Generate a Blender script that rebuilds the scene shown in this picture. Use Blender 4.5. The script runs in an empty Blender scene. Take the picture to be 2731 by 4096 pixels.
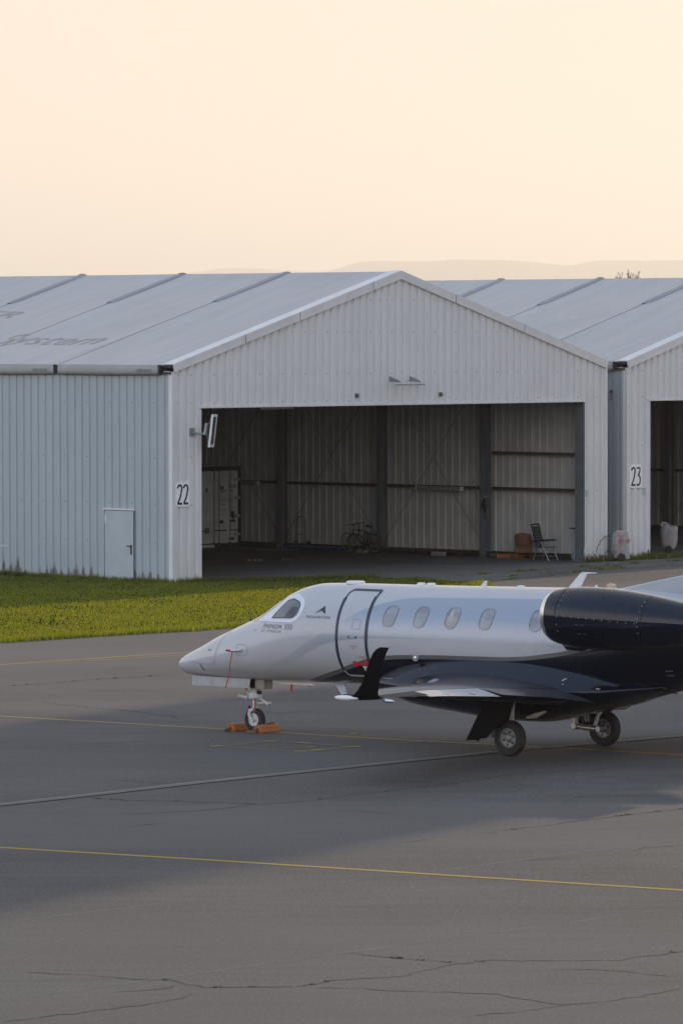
import bpy, bmesh, math, random
import numpy as np
from mathutils import Vector, Matrix
R=math.radians; PI=math.pi
random.seed(7); rng=np.random.default_rng(7)
scene=bpy.context.scene; COL=scene.collection

# ------------------------------------------------------------------ materials
class NT:
    def __init__(s,m): s.m=m; s.t=m.node_tree; s.n=s.t.nodes; s.l=s.t.links
    def add(s,typ,**k):
        n=s.n.new(typ)
        for a,b in k.items(): setattr(n,a,b)
        return n
    def link(s,a,b): s.l.new(a,b)
    def val(s,sock,v):
        if hasattr(v,'is_linked') or hasattr(v,'links'): s.l.new(v,sock)
        else: sock.default_value=v
    def math(s,op,a,b=0.0,c=None):
        n=s.add('ShaderNodeMath',operation=op); s.val(n.inputs[0],a); s.val(n.inputs[1],b)
        if c is not None: s.val(n.inputs[2],c)
        return n.outputs[0]
    def mix(s,f,a,b):
        n=s.add('ShaderNodeMix',data_type='RGBA'); s.val(n.inputs['Factor'],f)
        s.val(n.inputs[6],a if not isinstance(a,tuple) else (*a,1)[:4]); s.val(n.inputs[7],b if not isinstance(b,tuple) else (*b,1)[:4])
        return n.outputs[2]
    def mul(s,c,k):
        n=s.add('ShaderNodeMix',data_type='RGBA',blend_type='MULTIPLY'); n.inputs['Factor'].default_value=1; s.val(n.inputs[6],c); n.inputs[7].default_value=(k,k,k,1); return n.outputs[2]
    def coord(s,which='Object'): return s.add('ShaderNodeTexCoord').outputs[which]
    def sep(s,v):
        n=s.add('ShaderNodeSeparateXYZ'); s.link(v,n.inputs[0]); return n.outputs
    def mapping(s,v,scale=(1,1,1),loc=(0,0,0),rot=(0,0,0)):
        n=s.add('ShaderNodeMapping'); s.link(v,n.inputs[0]); n.inputs['Scale'].default_value=scale; n.inputs['Location'].default_value=loc; n.inputs['Rotation'].default_value=rot
        return n.outputs[0]
    def noise(s,v,scale,detail=4,rough=.55,dist=0):
        n=s.add('ShaderNodeTexNoise'); s.link(v,n.inputs['Vector']); n.inputs['Scale'].default_value=scale; n.inputs['Detail'].default_value=detail; n.inputs['Roughness'].default_value=rough; n.inputs['Distortion'].default_value=dist
        return n.outputs['Fac']
    def ramp(s,f,p0,p1,a=0.,b=1.):
        n=s.add('ShaderNodeMapRange'); s.val(n.inputs[0],f); n.inputs[1].default_value=p0; n.inputs[2].default_value=p1; n.inputs[3].default_value=a; n.inputs[4].default_value=b
        n.interpolation_type='SMOOTHSTEP' ; return n.outputs[0]
    def curve(s,x,pts,x0,x1,y0,y1):
        """piecewise curve y(x) on a float-curve node"""
        f=s.math('DIVIDE',s.math('SUBTRACT',x,x0),x1-x0)
        n=s.add('ShaderNodeFloatCurve'); s.link(f,n.inputs['Value'])
        c=n.mapping.curves[0]
        pp=[((a-x0)/(x1-x0),(b-y0)/(y1-y0)) for a,b in pts]
        while len(c.points)<len(pp): c.points.new(.5,.5)
        for p,q in zip(c.points,pp): p.location=q; p.handle_type='AUTO_CLAMPED'
        n.mapping.update()
        return s.math('ADD',s.math('MULTIPLY',n.outputs[0],y1-y0),y0)

def newmat(name):
    m=bpy.data.materials.new(name); m.use_nodes=True; t=NT(m); b=t.n['Principled BSDF']; return m,t,b
MATS={}
def M(name,col=None,rough=.6,metal=0.,var=.12,scale=6.,coat=0.,bump=0.,spec=.5):
    """a plain paint / metal / cloth with a little mottling so nothing is perfectly even"""
    if name in MATS: return MATS[name]
    m,t,b=newmat(name)
    o=t.coord()
    n=t.noise(o,scale,5)
    d=tuple(c*(1-var) for c in col); e=tuple(min(1,c*(1+var)) for c in col)
    t.link(t.mix(t.ramp(n,.3,.7),d,e),b.inputs['Base Color'])
    b.inputs['Roughness'].default_value=rough; b.inputs['Metallic'].default_value=metal
    b.inputs['Coat Weight'].default_value=coat; b.inputs['Coat Roughness'].default_value=.04
    b.inputs['Specular IOR Level'].default_value=spec
    if bump:
        bn=t.add('ShaderNodeBump'); bn.inputs['Strength'].default_value=bump; bn.inputs['Distance'].default_value=.01
        t.link(t.noise(o,scale*6,4),bn.inputs['Height']); t.link(bn.outputs[0],b.inputs['Normal'])
    MATS[name]=m; return m

# ------------------------------------------------------------------ mesh builder
class MB:
    def __init__(s): s.v=[]; s.f=[]
    def add(s,vs,fs):
        k=len(s.v); s.v+= [tuple(x) for x in vs]; s.f+=[tuple(i+k for i in q) for q in fs]; return s
    def box(s,x0,x1,y0,y1,z0,z1,T=None):
        vs=[Vector((x,y,z)) for x in (x0,x1) for y in (y0,y1) for z in (z0,z1)]
        if T is not None: vs=[T@q for q in vs]
        return s.add(vs,[(0,1,3,2),(4,6,7,5),(0,4,5,1),(2,3,7,6),(0,2,6,4),(1,5,7,3)])
    def grid(s,rows,close_u=False,close_v=False):
        nr=len(rows); nc=len(rows[0]); vs=[p for r in rows for p in r]; fs=[]
        for i in range(nr if close_v else nr-1):
            for j in range(nc if close_u else nc-1):
                a=i*nc+j; b=i*nc+(j+1)%nc; c=((i+1)%nr)*nc+(j+1)%nc; d=((i+1)%nr)*nc+j
                fs.append((a,b,c,d))
        return s.add(vs,fs)
    def tube(s,pts,r,n=8,caps=True,closed=False):
        pts=[Vector(p) for p in pts]; rs=r if isinstance(r,(list,tuple)) else [r]*len(pts)
        rows=[]; prev=None
        N=len(pts)
        for i,p in enumerate(pts):
            if closed: d=(pts[(i+1)%N]-pts[i-1]).normalized()
            else: d=(pts[min(i+1,N-1)]-pts[max(i-1,0)]).normalized()
            if prev is None:
                a=Vector((0,0,1)) if abs(d.z)<.9 else Vector((1,0,0))
                x=d.cross(a).normalized()
            else:
                x=(prev-d*prev.dot(d)).normalized()
            prev=x; y=d.cross(x)
            rows.append([p+(x*math.cos(2*PI*k/n)+y*math.sin(2*PI*k/n))*rs[i] for k in range(n)])
        k0=len(s.v); s.grid(rows,close_u=True,close_v=closed)
        if caps and not closed:
            s.f.append(tuple(k0+i for i in range(n))[::-1]); m=k0+(N-1)*n; s.f.append(tuple(m+i for i in range(n)))
        return s
    def lathe(s,prof,o,axis,n=32,caps=True):
        """prof: (radius, height along axis)"""
        o=Vector(o); d=Vector(axis).normalized(); a=Vector((0,0,1)) if abs(d.z)<.9 else Vector((1,0,0))
        x=d.cross(a).normalized(); y=d.cross(x)
        rows=[[o+d*h+(x*math.cos(2*PI*k/n)+y*math.sin(2*PI*k/n))*r for k in range(n)] for r,h in prof]
        k0=len(s.v); s.grid(rows,close_u=True)
        if caps:
            s.f.append(tuple(k0+i for i in range(n))[::-1]); m=k0+(len(prof)-1)*n; s.f.append(tuple(m+i for i in range(n)))
        return s
    def prism(s,poly,ext):
        n=len(poly); e=Vector(ext); a=[Vector(p) for p in poly]; b=[p+e for p in a]
        return s.add(a+b,[tuple(range(n))[::-1],tuple(range(n,2*n))]+[(i,(i+1)%n,n+(i+1)%n,n+i) for i in range(n)])
    def ball(s,c,r,n=12,m=8,sc=(1,1,1)):
        c=Vector(c); rows=[]
        for i in range(m+1):
            t=PI*i/m
            rows.append([c+Vector((math.sin(t)*math.cos(2*PI*k/n)*r*sc[0],math.sin(t)*math.sin(2*PI*k/n)*r*sc[1],math.cos(t)*r*sc[2])) for k in range(n)])
        return s.grid(rows,close_u=True)
    def map(s,fn): s.v=[tuple(fn(*p)) for p in s.v]; return s
    def build(s,name,mat,parent=None,smooth=False,bevel=0,fix=True,merge=True):
        me=bpy.data.meshes.new(name); bm=bmesh.new()
        vv=[bm.verts.new(p) for p in s.v]
        for q in s.f:
            try: bm.faces.new([vv[i] for i in q])
            except ValueError: pass
        if merge: bmesh.ops.remove_doubles(bm,verts=bm.verts,dist=1e-5)
        bmesh.ops.dissolve_degenerate(bm,edges=bm.edges,dist=1e-6)
        if fix: bmesh.ops.recalc_face_normals(bm,faces=bm.faces)
        bm.to_mesh(me); bm.free()
        if smooth:
            for p in me.polygons: p.use_smooth=True
            if smooth!='all': me.set_sharp_from_angle(angle=R(40))
        me.materials.append(mat)
        o=bpy.data.objects.new(name,me); COL.objects.link(o)
        if parent is not None: o.parent=parent
        if bevel:
            b=o.modifiers.new('bevel','BEVEL'); b.width=bevel; b.segments=2; b.limit_method='ANGLE'
        return o

def thing(name,label,cat,loc=(0,0,0),rz=0,group=None,rot=None):
    o=bpy.data.objects.new(name,None); COL.objects.link(o); o.location=loc
    o.rotation_euler=rot or (0,0,rz); o.empty_display_size=.3
    return tag(o,label,cat,group)
def tag(o,label,cat,group=None):
    o['label']=label; o['category']=cat
    if group: o['group']=group
    return o
def kind(o,k): o['kind']=k; return o

def text_mesh(body,size,shear=0.,bold=0.,spacing=1.,sx=1.,align='LEFT'):
    cu=bpy.data.curves.new('txt','FONT'); cu.body=body; cu.size=size; cu.shear=shear; cu.offset=bold; cu.space_character=spacing; cu.align_x=align; cu.resolution_u=4
    ob=bpy.data.objects.new('txt',cu); COL.objects.link(ob)
    dg=bpy.context.evaluated_depsgraph_get(); me=bpy.data.meshes.new_from_object(ob.evaluated_get(dg))
    vs=[(v.co.x*sx,v.co.y) for v in me.vertices]; fs=[tuple(p.vertices) for p in me.polygons]
    bpy.data.objects.remove(ob); bpy.data.curves.remove(cu); bpy.data.meshes.remove(me)
    return vs,fs
def stroke2d(path,w,closed=False):
    """ribbon of width w along a 2D path -> list of quads rows (left,right)"""
    P=[Vector(p) for p in path]; N=len(P); rows=[]
    for i in range(N):
        if closed: d=(P[(i+1)%N]-P[i-1]).normalized()
        else: d=(P[min(i+1,N-1)]-P[max(i-1,0)]).normalized()
        n=Vector((-d.y,d.x))
        rows.append((P[i]+n*w/2,P[i]-n*w/2))
    return rows
def pchip(pts):
    xs=np.array([p[0] for p in pts],float); ys=np.array([p[1] for p in pts],float)
    h=np.diff(xs); dl=np.diff(ys)/h; d=np.zeros_like(xs); d[0]=dl[0]; d[-1]=dl[-1]
    for i in range(1,len(xs)-1):
        if dl[i-1]*dl[i]>0:
            w1=2*h[i]+h[i-1]; w2=h[i]+2*h[i-1]; d[i]=(w1+w2)/(w1/dl[i-1]+w2/dl[i])
    def f(x):
        x=min(max(x,xs[0]),xs[-1]); i=int(min(max(np.searchsorted(xs,x)-1,0),len(h)-1)); t=(x-xs[i])/h[i]
        return float((1+2*t)*(1-t)**2*ys[i]+t*(1-t)**2*h[i]*d[i]+t*t*(3-2*t)*ys[i+1]+t*t*(t-1)*h[i]*d[i+1])
    return f

# ------------------------------------------------------------------ camera and light
cam=bpy.data.cameras.new('camera'); co=bpy.data.objects.new('camera',cam); COL.objects.link(co); scene.camera=co
cam.sensor_fit='HORIZONTAL'; cam.sensor_width=36; cam.lens=20000/2731*36; cam.clip_start=1; cam.clip_end=90000
CAMH=7.5765
co.matrix_world=Matrix.Translation((0,0,CAMH))@Matrix.Rotation(PI/2-.0359,4,'X')@Matrix.Rotation(-.0012,4,'Z')
cam.dof.use_dof=False
EL=R(18.4); SUNAZ=R(30)      # the sun stands ahead and to the right, behind the hangars
sd=bpy.data.lights.new('sun','SUN'); so=bpy.data.objects.new('sun',sd); COL.objects.link(so)
sd.energy=2.4; sd.angle=R(1.3); sd.color=(1,.76,.47)
sdir=Vector((math.sin(SUNAZ)*math.cos(EL),math.cos(SUNAZ)*math.cos(EL),math.sin(EL)))
so.rotation_euler=sdir.to_track_quat('Z','Y').to_euler(); so.location=(60,100,60)

w=bpy.data.worlds.new('World'); scene.world=w; w.use_nodes=True; wt=NT(w); bg=wt.n['Background']
sky=wt.add('ShaderNodeTexSky',sky_type='NISHITA'); sky.sun_disc=False; sky.sun_elevation=EL; sky.sun_rotation=SUNAZ
sky.air_density=1.2; sky.dust_density=6.0; sky.ozone_density=1.5; sky.altitude=200
d=wt.sep(wt.coord('Generated'))
# evening haze: creamy all round the horizon and on the sun's side, grey-blue above and behind
az=wt.math('ADD',wt.math('MULTIPLY',d[0],math.sin(SUNAZ)),wt.math('MULTIPLY',d[1],math.cos(SUNAZ)))
front=wt.ramp(az,-.5,.62)
zen=wt.ramp(d[2],.02,.60)
hor=wt.mix(front,(2.4,2.25,2.2),(1.16,.965,.80))
up=wt.mix(front,(.50,.72,1.10),(.54,.60,.70))
base=wt.mul(wt.mix(zen,hor,up),1)
low=wt.math('MULTIPLY',wt.ramp(d[2],.0,.075,.13,0),front)
base=wt.mix(low,base,(2.5,1.95,1.55))
sm=wt.add('ShaderNodeVectorMath',operation='MULTIPLY'); wt.link(sky.outputs[0],sm.inputs[0]); sm.inputs[1].default_value=(.007,.007,.008)
ad=wt.add('ShaderNodeVectorMath',operation='ADD'); wt.link(base,ad.inputs[0]); wt.link(sm.outputs[0],ad.inputs[1])
mu=wt.add('ShaderNodeVectorMath',operation='SCALE'); wt.link(ad.outputs[0],mu.inputs[0]); mu.inputs['Scale'].default_value=10.
wt.link(mu.outputs[0],bg.inputs['Color']); bg.inputs['Strength'].default_value=.09
vs=scene.view_settings; vs.view_transform='Standard'; vs.look='None'; vs.exposure=0; vs.gamma=1; vs.use_curve_mapping=False
cy=scene.cycles; cy.use_denoising=True; cy.use_adaptive_sampling=True; cy.adaptive_threshold=.012; cy.max_bounces=8; cy.transparent_max_bounces=16; cy.sample_clamp_indirect=6
cy.volume_bounces=1

# frames: the hangar row and the aircraft
HC=Vector((-5.098,150.958,0)); HT=.80798
HU=Vector((math.cos(HT),math.sin(HT),0)); HV=Vector((-math.sin(HT),math.cos(HT),0))
def H(u,v,z=0): return HC+HU*u+HV*v+Vector((0,0,z))
NG=Vector((-1.646,94.799,0)); AT=R(-39.5)
def A(a,l,z): return Vector((a,-l,z))       # aircraft frame: aft, left, up
#PARTS

# ------------------------------------------------------------------ ground, markings, hills
def flat(name,poly,z,mat,ty='structure'):
    m=MB(); m.add([(x,y,z) for x,y in poly],[tuple(range(len(poly)))])
    return kind(m.build(name,mat),ty)
def asphalt_mat():
    m,t,b=newmat('asphalt'); o=t.coord()
    g=t.noise(o,26,3,.8); g2=t.noise(o,19,2,.8); g3=t.noise(o,5.5,4,.7); rot=R(-51)
    st=t.noise(t.mapping(o,(.30,2.2,1),rot=(0,0,rot)),1,5,.65)
    pt=t.noise(o,.16,5,.6); pt2=t.noise(t.mapping(o,(1,1,1),loc=(31,7,0)),.55,4,.6,.6)
    c=t.mix(t.ramp(pt,.32,.68),(.134,.122,.114),(.182,.167,.156))
    c=t.mix(t.math('MULTIPLY',t.ramp(st,.48,.72),.45),c,(.088,.085,.083))
    c=t.mix(t.math('MULTIPLY',t.ramp(st,.50,.30),.34),c,(.215,.20,.188))
    c=t.mix(t.math('MULTIPLY',t.ramp(pt2,.60,.72),.28),c,(.085,.082,.08))
    c=t.mix(t.math('MULTIPLY',t.ramp(g3,.50,.70),.32),c,(.080,.077,.074))
    c=t.mix(t.math('MULTIPLY',t.ramp(g,.44,.64),.68),c,(.060,.058,.056))
    c=t.mix(t.math('MULTIPLY',t.ramp(g2,.56,.68),.62),c,(.36,.342,.322))
    ln=t.noise(t.mapping(o,(0,.22,0),rot=(0,0,rot)),1,1,.5)
    c=t.mix(t.math('MULTIPLY',t.ramp(ln,.4,.6),.42),c,(.195,.18,.168))
    # far apron: its warm sunlit tone is put into the colour, paler and redder
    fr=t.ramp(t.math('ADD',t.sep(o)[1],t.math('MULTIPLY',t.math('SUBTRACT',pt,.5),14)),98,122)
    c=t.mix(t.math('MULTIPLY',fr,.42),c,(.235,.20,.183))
    c=t.mul(c,.72)
    t.link(c,b.inputs['Base Color']); b.inputs['Roughness'].default_value=.85; b.inputs['Specular IOR Level'].default_value=.2
    bn=t.add('ShaderNodeBump'); bn.inputs['Strength'].default_value=.5; bn.inputs['Distance'].default_value=.006
    t.link(g,bn.inputs['Height']); t.link(bn.outputs[0],b.inputs['Normal'])
    return m
def concrete_mat(name,c0,c1,spec=.3):
    m,t,b=newmat(name); o=t.coord()
    c=t.mix(t.ramp(t.noise(o,.35,6,.65),.3,.7),c0,c1)
    c=t.mix(t.math('MULTIPLY',t.ramp(t.noise(o,30,4,.7),.5,.75),.4),c,tuple(x*.55 for x in c0))
    c=t.mul(c,.7)
    t.link(c,b.inputs['Base Color']); b.inputs['Roughness'].default_value=.85 if spec else 1; b.inputs['Specular IOR Level'].default_value=spec
    return m
GROUND=concrete_mat('field_earth',(.05,.07,.02),(.08,.09,.03))
flat('ground',[(-40000,-40000),(40000,-40000),(40000,40000),(-40000,40000)],-.03,GROUND)
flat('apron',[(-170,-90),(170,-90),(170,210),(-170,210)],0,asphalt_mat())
def hp(u,v): p=H(u,v); return (p.x,p.y)
flat('concrete_forecourt',[hp(*q) for q in [(.5,-9),(5.9,-7.2),(9.6,-5.75),(14.8,-4.3),(19.8,-3.5),(26,-3.),(45,-2.6),(45,.02),(-.5,.02),(-.5,-9)]],.004,concrete_mat('old_concrete',(.15,.145,.13),(.23,.22,.20)))
FLOOR=concrete_mat('hangar_floor_concrete',(.135,.13,.12),(.21,.20,.19))
flat('hangar_floor',[hp(0,.02),hp(42,.02),hp(42,28.9),hp(0,28.9)],.004,FLOOR)

def ribbon(name,pts,width,z,mat,ty='structure',jit=0,vary=0,dens=.25):
    """flat strip along a ground polyline"""
    m=MB(); P=[Vector(p) for p in pts]; fine=[]
    for a,b in zip(P[:-1],P[1:]):
        n=max(1,int((b-a).length/dens))
        for i in range(n): fine.append(a.lerp(b,i/n))
    fine.append(P[-1])
    if jit: fine=[p+Vector((random.gauss(0,jit),random.gauss(0,jit))) for p in fine]
    rows=[]; N=len(fine)
    for i,p in enumerate(fine):
        d=(fine[min(i+1,N-1)]-fine[max(i-1,0)]).normalized(); n=Vector((-d.y,d.x))
        w=width*(1+vary*random.uniform(-1,1))
        if vary: w*=min(1,(i+.4)/3,(N-i-.6)/3)
        rows.append([(*(p+n*w/2),z),(*(p-n*w/2),z)])
    m.grid(rows); return m
def paint_mat(name,col,wear,under=(.075,.073,.07)):
    m,t,b=newmat(name); o=t.coord()
    n=t.noise(o,14,6,.75); n2=t.noise(o,1.1,3,.6)
    f=t.ramp(t.math('ADD',n,t.math('MULTIPLY',n2,.35)),wear-.12,wear+.16)
    t.link(t.mix(f,under,col),b.inputs['Base Color']); b.inputs['Roughness'].default_value=.75
    return m
YEL=paint_mat('yellow_line_paint',(.36,.245,.025),.47); YELF=paint_mat('faded_yellow_paint',(.21,.165,.04),.66); YELD=paint_mat('half_worn_yellow_paint',(.34,.25,.035),.52)
WHT=paint_mat('worn_white_paint',(.28,.27,.25),.62)
def line(name,pts,w,mat,z=.004): return kind(ribbon(name,pts,w,z,mat,dens=.5).build(name,mat),'structure')
line('lead_in_line',[(-40,123.2),(-6.75,98.6),(-2.23,95.3),(1.08,92.75),(3.8,91.0),(6.11,89.35),(30,72.5)],.13,YELD)
line('taxi_line',[(-40,94.6),(-5.03,73.36),(-2.04,71.65),(.82,69.92),(4.63,67.6),(40,46.2)],.15,YEL)
line('apron_edge_line',[(-40,79.5),(-7.78,113.9),(-6.16,115.6),(-4.51,117.4),(-3.4,118.4),(6,127.5)],.15,YEL)
line('apron_edge_line',[(-5.9,115.2),(-4.4,116.6),(-3.4,117.55),(6,126.5)],.1,YELD)
MARKS=[[(-2.41,91.31),(-2.18,91.38)],[(-1.45,92.42),(-1.21,92.41)],[(.11,91.15),(.35,91.24)],[(-.86,90.17),(-.63,90.19)],[(-.54,90.4),(-.32,90.57)],[(-.81,92.11),(-.58,91.93)],[(.16,94.2),(.32,94.14)]]
FAINT=[[(-2.18,91.38),(-1.47,92.37)],[(-1.21,92.36),(-.8,92.08)],[(-.58,91.93),(.11,91.27)],[(-2.17,91.3),(-1.44,90.63),(-.86,90.19)],[(-.63,90.19),(-.32,90.57),(.12,91.1)],[(-1.51,91.42),(-1.37,91.66),(-1.17,91.64),(-.84,91.48),(-.63,91.36),(-.53,91.16),(-.63,90.99),(-.85,90.92),(-1.04,91.02)]]
mk=MB(); fk=MB()
for p in MARKS: q=ribbon('m',p,.17,.0085,None,dens=.1); mk.add(q.v,q.f)
for p in FAINT: q=ribbon('m',p,.12,.004,None,dens=.1); fk.add(q.v,q.f)
kind(mk.build('stand_marking',YELD),'structure'); kind(fk.build('faded_stand_marking',YELF),'structure')
line('white_tick_mark',[(1.03,91.93),(1.99,92.76)],.07,WHT,.0085)
DR=[(-40,39.5),(-5.48,79.98),(-3.97,81.87),(-2.39,83.94),(.14,86.91),(2.86,90.09),(4.74,91.9),(6.36,93.5),(40,131)]
line('drainage_channel',DR,.32,concrete_mat('channel_concrete',(.23,.215,.19),(.32,.30,.27)),.0125)
def shift(pts,d): # to the right-hand side of the run
    o=[]
    for i,p in enumerate(pts):
        a=Vector(pts[max(i-1,0)]); b=Vector(pts[min(i+1,len(pts)-1)]); t=(b-a).normalized(); o.append((p[0]+t.y*d,p[1]-t.x*d))
    return o
DARK=M('crack_dark',(.045,.042,.038),.95,var=.3,scale=3)
line('channel_slot',shift(DR,.05),.02,DARK,.0165)
line('channel_edge_joint',shift(DR,-.2),.03,DARK,.0165)
CRACKS=[[(-4.06,59.1),(-3.01,58.77),(-2.53,58.37),(-1.96,58.24),(-1.59,57.58),(-0.48,57.65),(-0.13,58.15),(0.69,58.54),(1.33,59.7),(1.81,60.03),(3.33,60.02),(4.18,60.99)],[(0.03,60.81),(0.82,60.17),(1.33,59.83)],[(-0.48,57.65),(0.23,57.45),(1.72,56.98),(2.48,56.05),(3.03,56.34),(3.93,57.45)],[(-3.76,54.68),(-2.75,55.66),(-2.14,56.2),(-1.67,57.01)],[(2.46,59.24),(3.18,59.11),(4.0,58.43)],[(-2.63,57.21),(-2.28,57.28),(-1.8,57.89)],[(1.32,55.06),(2.01,55.51),(2.52,56.05)],[(-4.07,81.14),(-3.51,80.82),(-2.53,80.54),(-1.91,80.34),(-1.36,80.02),(-0.65,80.51),(0.14,81.47)],[(-3.68,78.31),(-3.1,78.56),(-2.23,79.02),(-1.36,80.02)],[(-4.01,84.55),(-3.43,84.16),(-2.95,83.86)],[(-3.32,76.32),(-3.03,76.7),(-2.66,77.05)],[(-0.15,81.28),(0.96,82.66),(1.95,83.8),(2.83,85.35),(4.28,86.2),(5.11,87.08)],[(0.42,84.4),(1.05,83.97),(1.95,83.8)],[(2.02,75.27),(3.05,76.45),(3.67,77.25),(4.78,78.57),(5.42,79.19)],[(-0.07,79.07),(0.28,78.92),(0.63,78.58),(0.98,78.32)],[(2.44,83.79),(2.99,83.53),(3.43,83.24)],[(3.16,82.03),(3.67,81.23),(4.6,81.53),(5.57,81.4)],[(4.94,81.22),(5.21,80.82),(5.51,80.55)],[(4.19,72.49),(4.46,73.22),(5.03,73.59)],[(0.86,73.96),(1.06,74.19),(1.33,74.55)],[(2.55,71.29),(2.95,71.68),(3.37,71.73)],[(-7.32,106.93),(-6.91,107.26),(-6.23,107.94),(-5.51,108.97),(-5.04,109.31),(-3.62,110.72)],[(-6.18,102.38),(-5.1,100.84),(-4.25,99.93),(-2.98,97.89)],[(-2.68,99.61),(-2.11,100.2),(-1.25,99.3),(-0.49,99.87)],[(5.26,151.28),(7.09,151.69),(8.65,152.42),(10.52,153.93)],[(7.5,153.84),(8.85,155.88),(10.76,157.45)],[(-5.36,91.63),(-4.36,92.01),(-3.36,92.39)]]
SEAMS=[[(-3.88,56.47),(-1.82,58.76),(0.03,60.81),(1.39,62.33),(4.49,65.62)],[(-4.39,64.01),(-1.09,67.47),(0.7,69.46)],[(0.18,68.84),(1.12,69.83),(2.1,70.99),(3.45,72.66),(5.08,74.24)],[(-5.38,78.51),(-3.7,80.28),(-2.32,82.3)]]
cm=MB()
for c in CRACKS:
    wd=.032 if c[0][1]<66 else (.045 if c[0][1]<100 else .075)
    q=ribbon('c',c,wd,.003,None,jit=.03,vary=.8,dens=.16); cm.add(q.v,q.f)
kind(cm.build('pavement_cracks',DARK),'structure')
SEAL=M('pale_seam',(.11,.107,.104),.9,var=.2,scale=2)
sm_=MB()
for c in SEAMS: q=ribbon('c',c,.07,.002,None,jit=.008,vary=.35,dens=.3); sm_.add(q.v,q.f)
kind(sm_.build('pavement_seams',SEAL),'structure')
# concrete joints of the forecourt
jm=MB()
for seg in [[(1,-8.2),(6,-6.9),(9.6,-5.55),(14.8,-4.1),(19.8,-3.3),(26,-2.8),(44,-2.4)],[(3,-3.9),(12,-2.9),(20,-1.9),(30,-1.4)],[(6,-5.8),(12,-4.2),(18,-2.8)],[(4,-.3),(19,-.25)],[(8,-6.1),(8,0)],[(12.5,-5),(12.5,0)],[(17,-3.9),(17,0)]]:
    q=ribbon('j',[hp(*s) for s in seg],.06,.0085,None,jit=.015,vary=.5,dens=.3); jm.add(q.v,q.f)
kind(jm.build('forecourt_joints',DARK),'structure')

# hills far off
HILL=concrete_mat('wooded_hill',(.035,.045,.025),(.07,.075,.045))
def hills(name,pts,Y,depth,seed):
    f=pchip(pts); r2=np.random.default_rng(seed); rows=[]
    xs=np.linspace(pts[0][0],pts[-1][0],400); ph=r2.uniform(0,6,6)
    for k in range(9):
        s=math.sin(PI*k/8)**1.3
        row=[]
        for x in xs:
            h=f(x)+sum(5/(i+1)*math.sin(x/ (620/(i*1.7+1))+ph[i]) for i in range(6))
            row.append((x,Y+(k-4)/4*depth,max(-1,h*s)))
        rows.append(row)
    return kind(MB().grid(rows).build(name,HILL,smooth='all'),'structure')
def hx(px,Y): return (px-1365.5)/20000*Y
def hz(py,Y): return CAMH+(1330-py)/20000*Y
Y=30000; hills('hills',[(-9000,20),(hx(1250,Y),hz(1100,Y)),(hx(1335,Y),hz(1081,Y)),(hx(1477,Y),hz(1047,Y)),(hx(1684,Y),hz(1051,Y)),(hx(1840,Y),hz(1039,Y)),(hx(1969,Y),hz(1040,Y)),(hx(2125,Y),hz(1053,Y)),(hx(2280,Y),hz(1064,Y)),(hx(2371,Y),hz(1048,Y)),(hx(2731,Y),hz(1040,Y)),(5000,400),(9000,120)],Y,2200,3)
Y=35000; hills('distant_hills',[(-10000,120),(-4200,220),(hx(500,Y),hz(1105,Y)),(hx(803,Y),hz(1085,Y)),(hx(959,Y),hz(1070,Y)),(hx(1127,Y),hz(1078,Y)),(hx(1500,Y),hz(1085,Y)),(5000,300),(10000,220)],Y,2200,5)

# ------------------------------------------------------------------ grass
def blade_mat(name,c0,c1,tip):
    m,t,b=newmat(name); n=t.n; a=t.add('ShaderNodeAttribute'); a.attribute_name='shade'
    o=t.coord(); big=t.noise(o,.5,4,.6)
    f=t.math('ADD',t.math('MULTIPLY',a.outputs['Fac'],.55),t.math('MULTIPLY',big,.5))
    c=t.mix(t.ramp(f,.2,.8),c0,c1)
    c0_=c; c=t.mix(t.ramp(a.outputs['Fac'],.93,.97),c,tip)
    n.remove(b)
    df=t.add('ShaderNodeBsdfDiffuse'); tr=t.add('ShaderNodeBsdfTranslucent'); ms=t.add('ShaderNodeMixShader'); gl=t.add('ShaderNodeBsdfGlossy'); ms2=t.add('ShaderNodeMixShader')
    t.link(c,df.inputs[0]); 
    tc=t.add('ShaderNodeMix',data_type='RGBA',blend_type='MULTIPLY'); tc.inputs['Factor'].default_value=1; t.link(c,tc.inputs[6]); tc.inputs[7].default_value=(11.5,6.1,.45,1)
    t.link(tc.outputs[2],tr.inputs[0])
    ms.inputs[0].default_value=.7; t.link(df.outputs[0],ms.inputs[1]); t.link(tr.outputs[0],ms.inputs[2])
    gl.inputs['Roughness'].default_value=.45; gl.inputs[0].default_value=(.8,.8,.7,1); ms2.inputs[0].default_value=.04
    t.link(ms.outputs[0],ms2.inputs[1]); t.link(gl.outputs[0],ms2.inputs[2])
    t.link(ms2.outputs[0],n['Material Output'].inputs[0])
    return m
def inpoly(P,poly):
    x,y=P[:,0],P[:,1]; c=np.zeros(len(P),bool); n=len(poly)
    for i in range(n):
        x0,y0=poly[i]; x1,y1=poly[(i+1)%n]
        k=((y0>y)!=(y1>y))&(x<(x1-x0)*(y-y0)/((y1-y0) or 1e-9)+x0); c^=k
    return c
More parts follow.
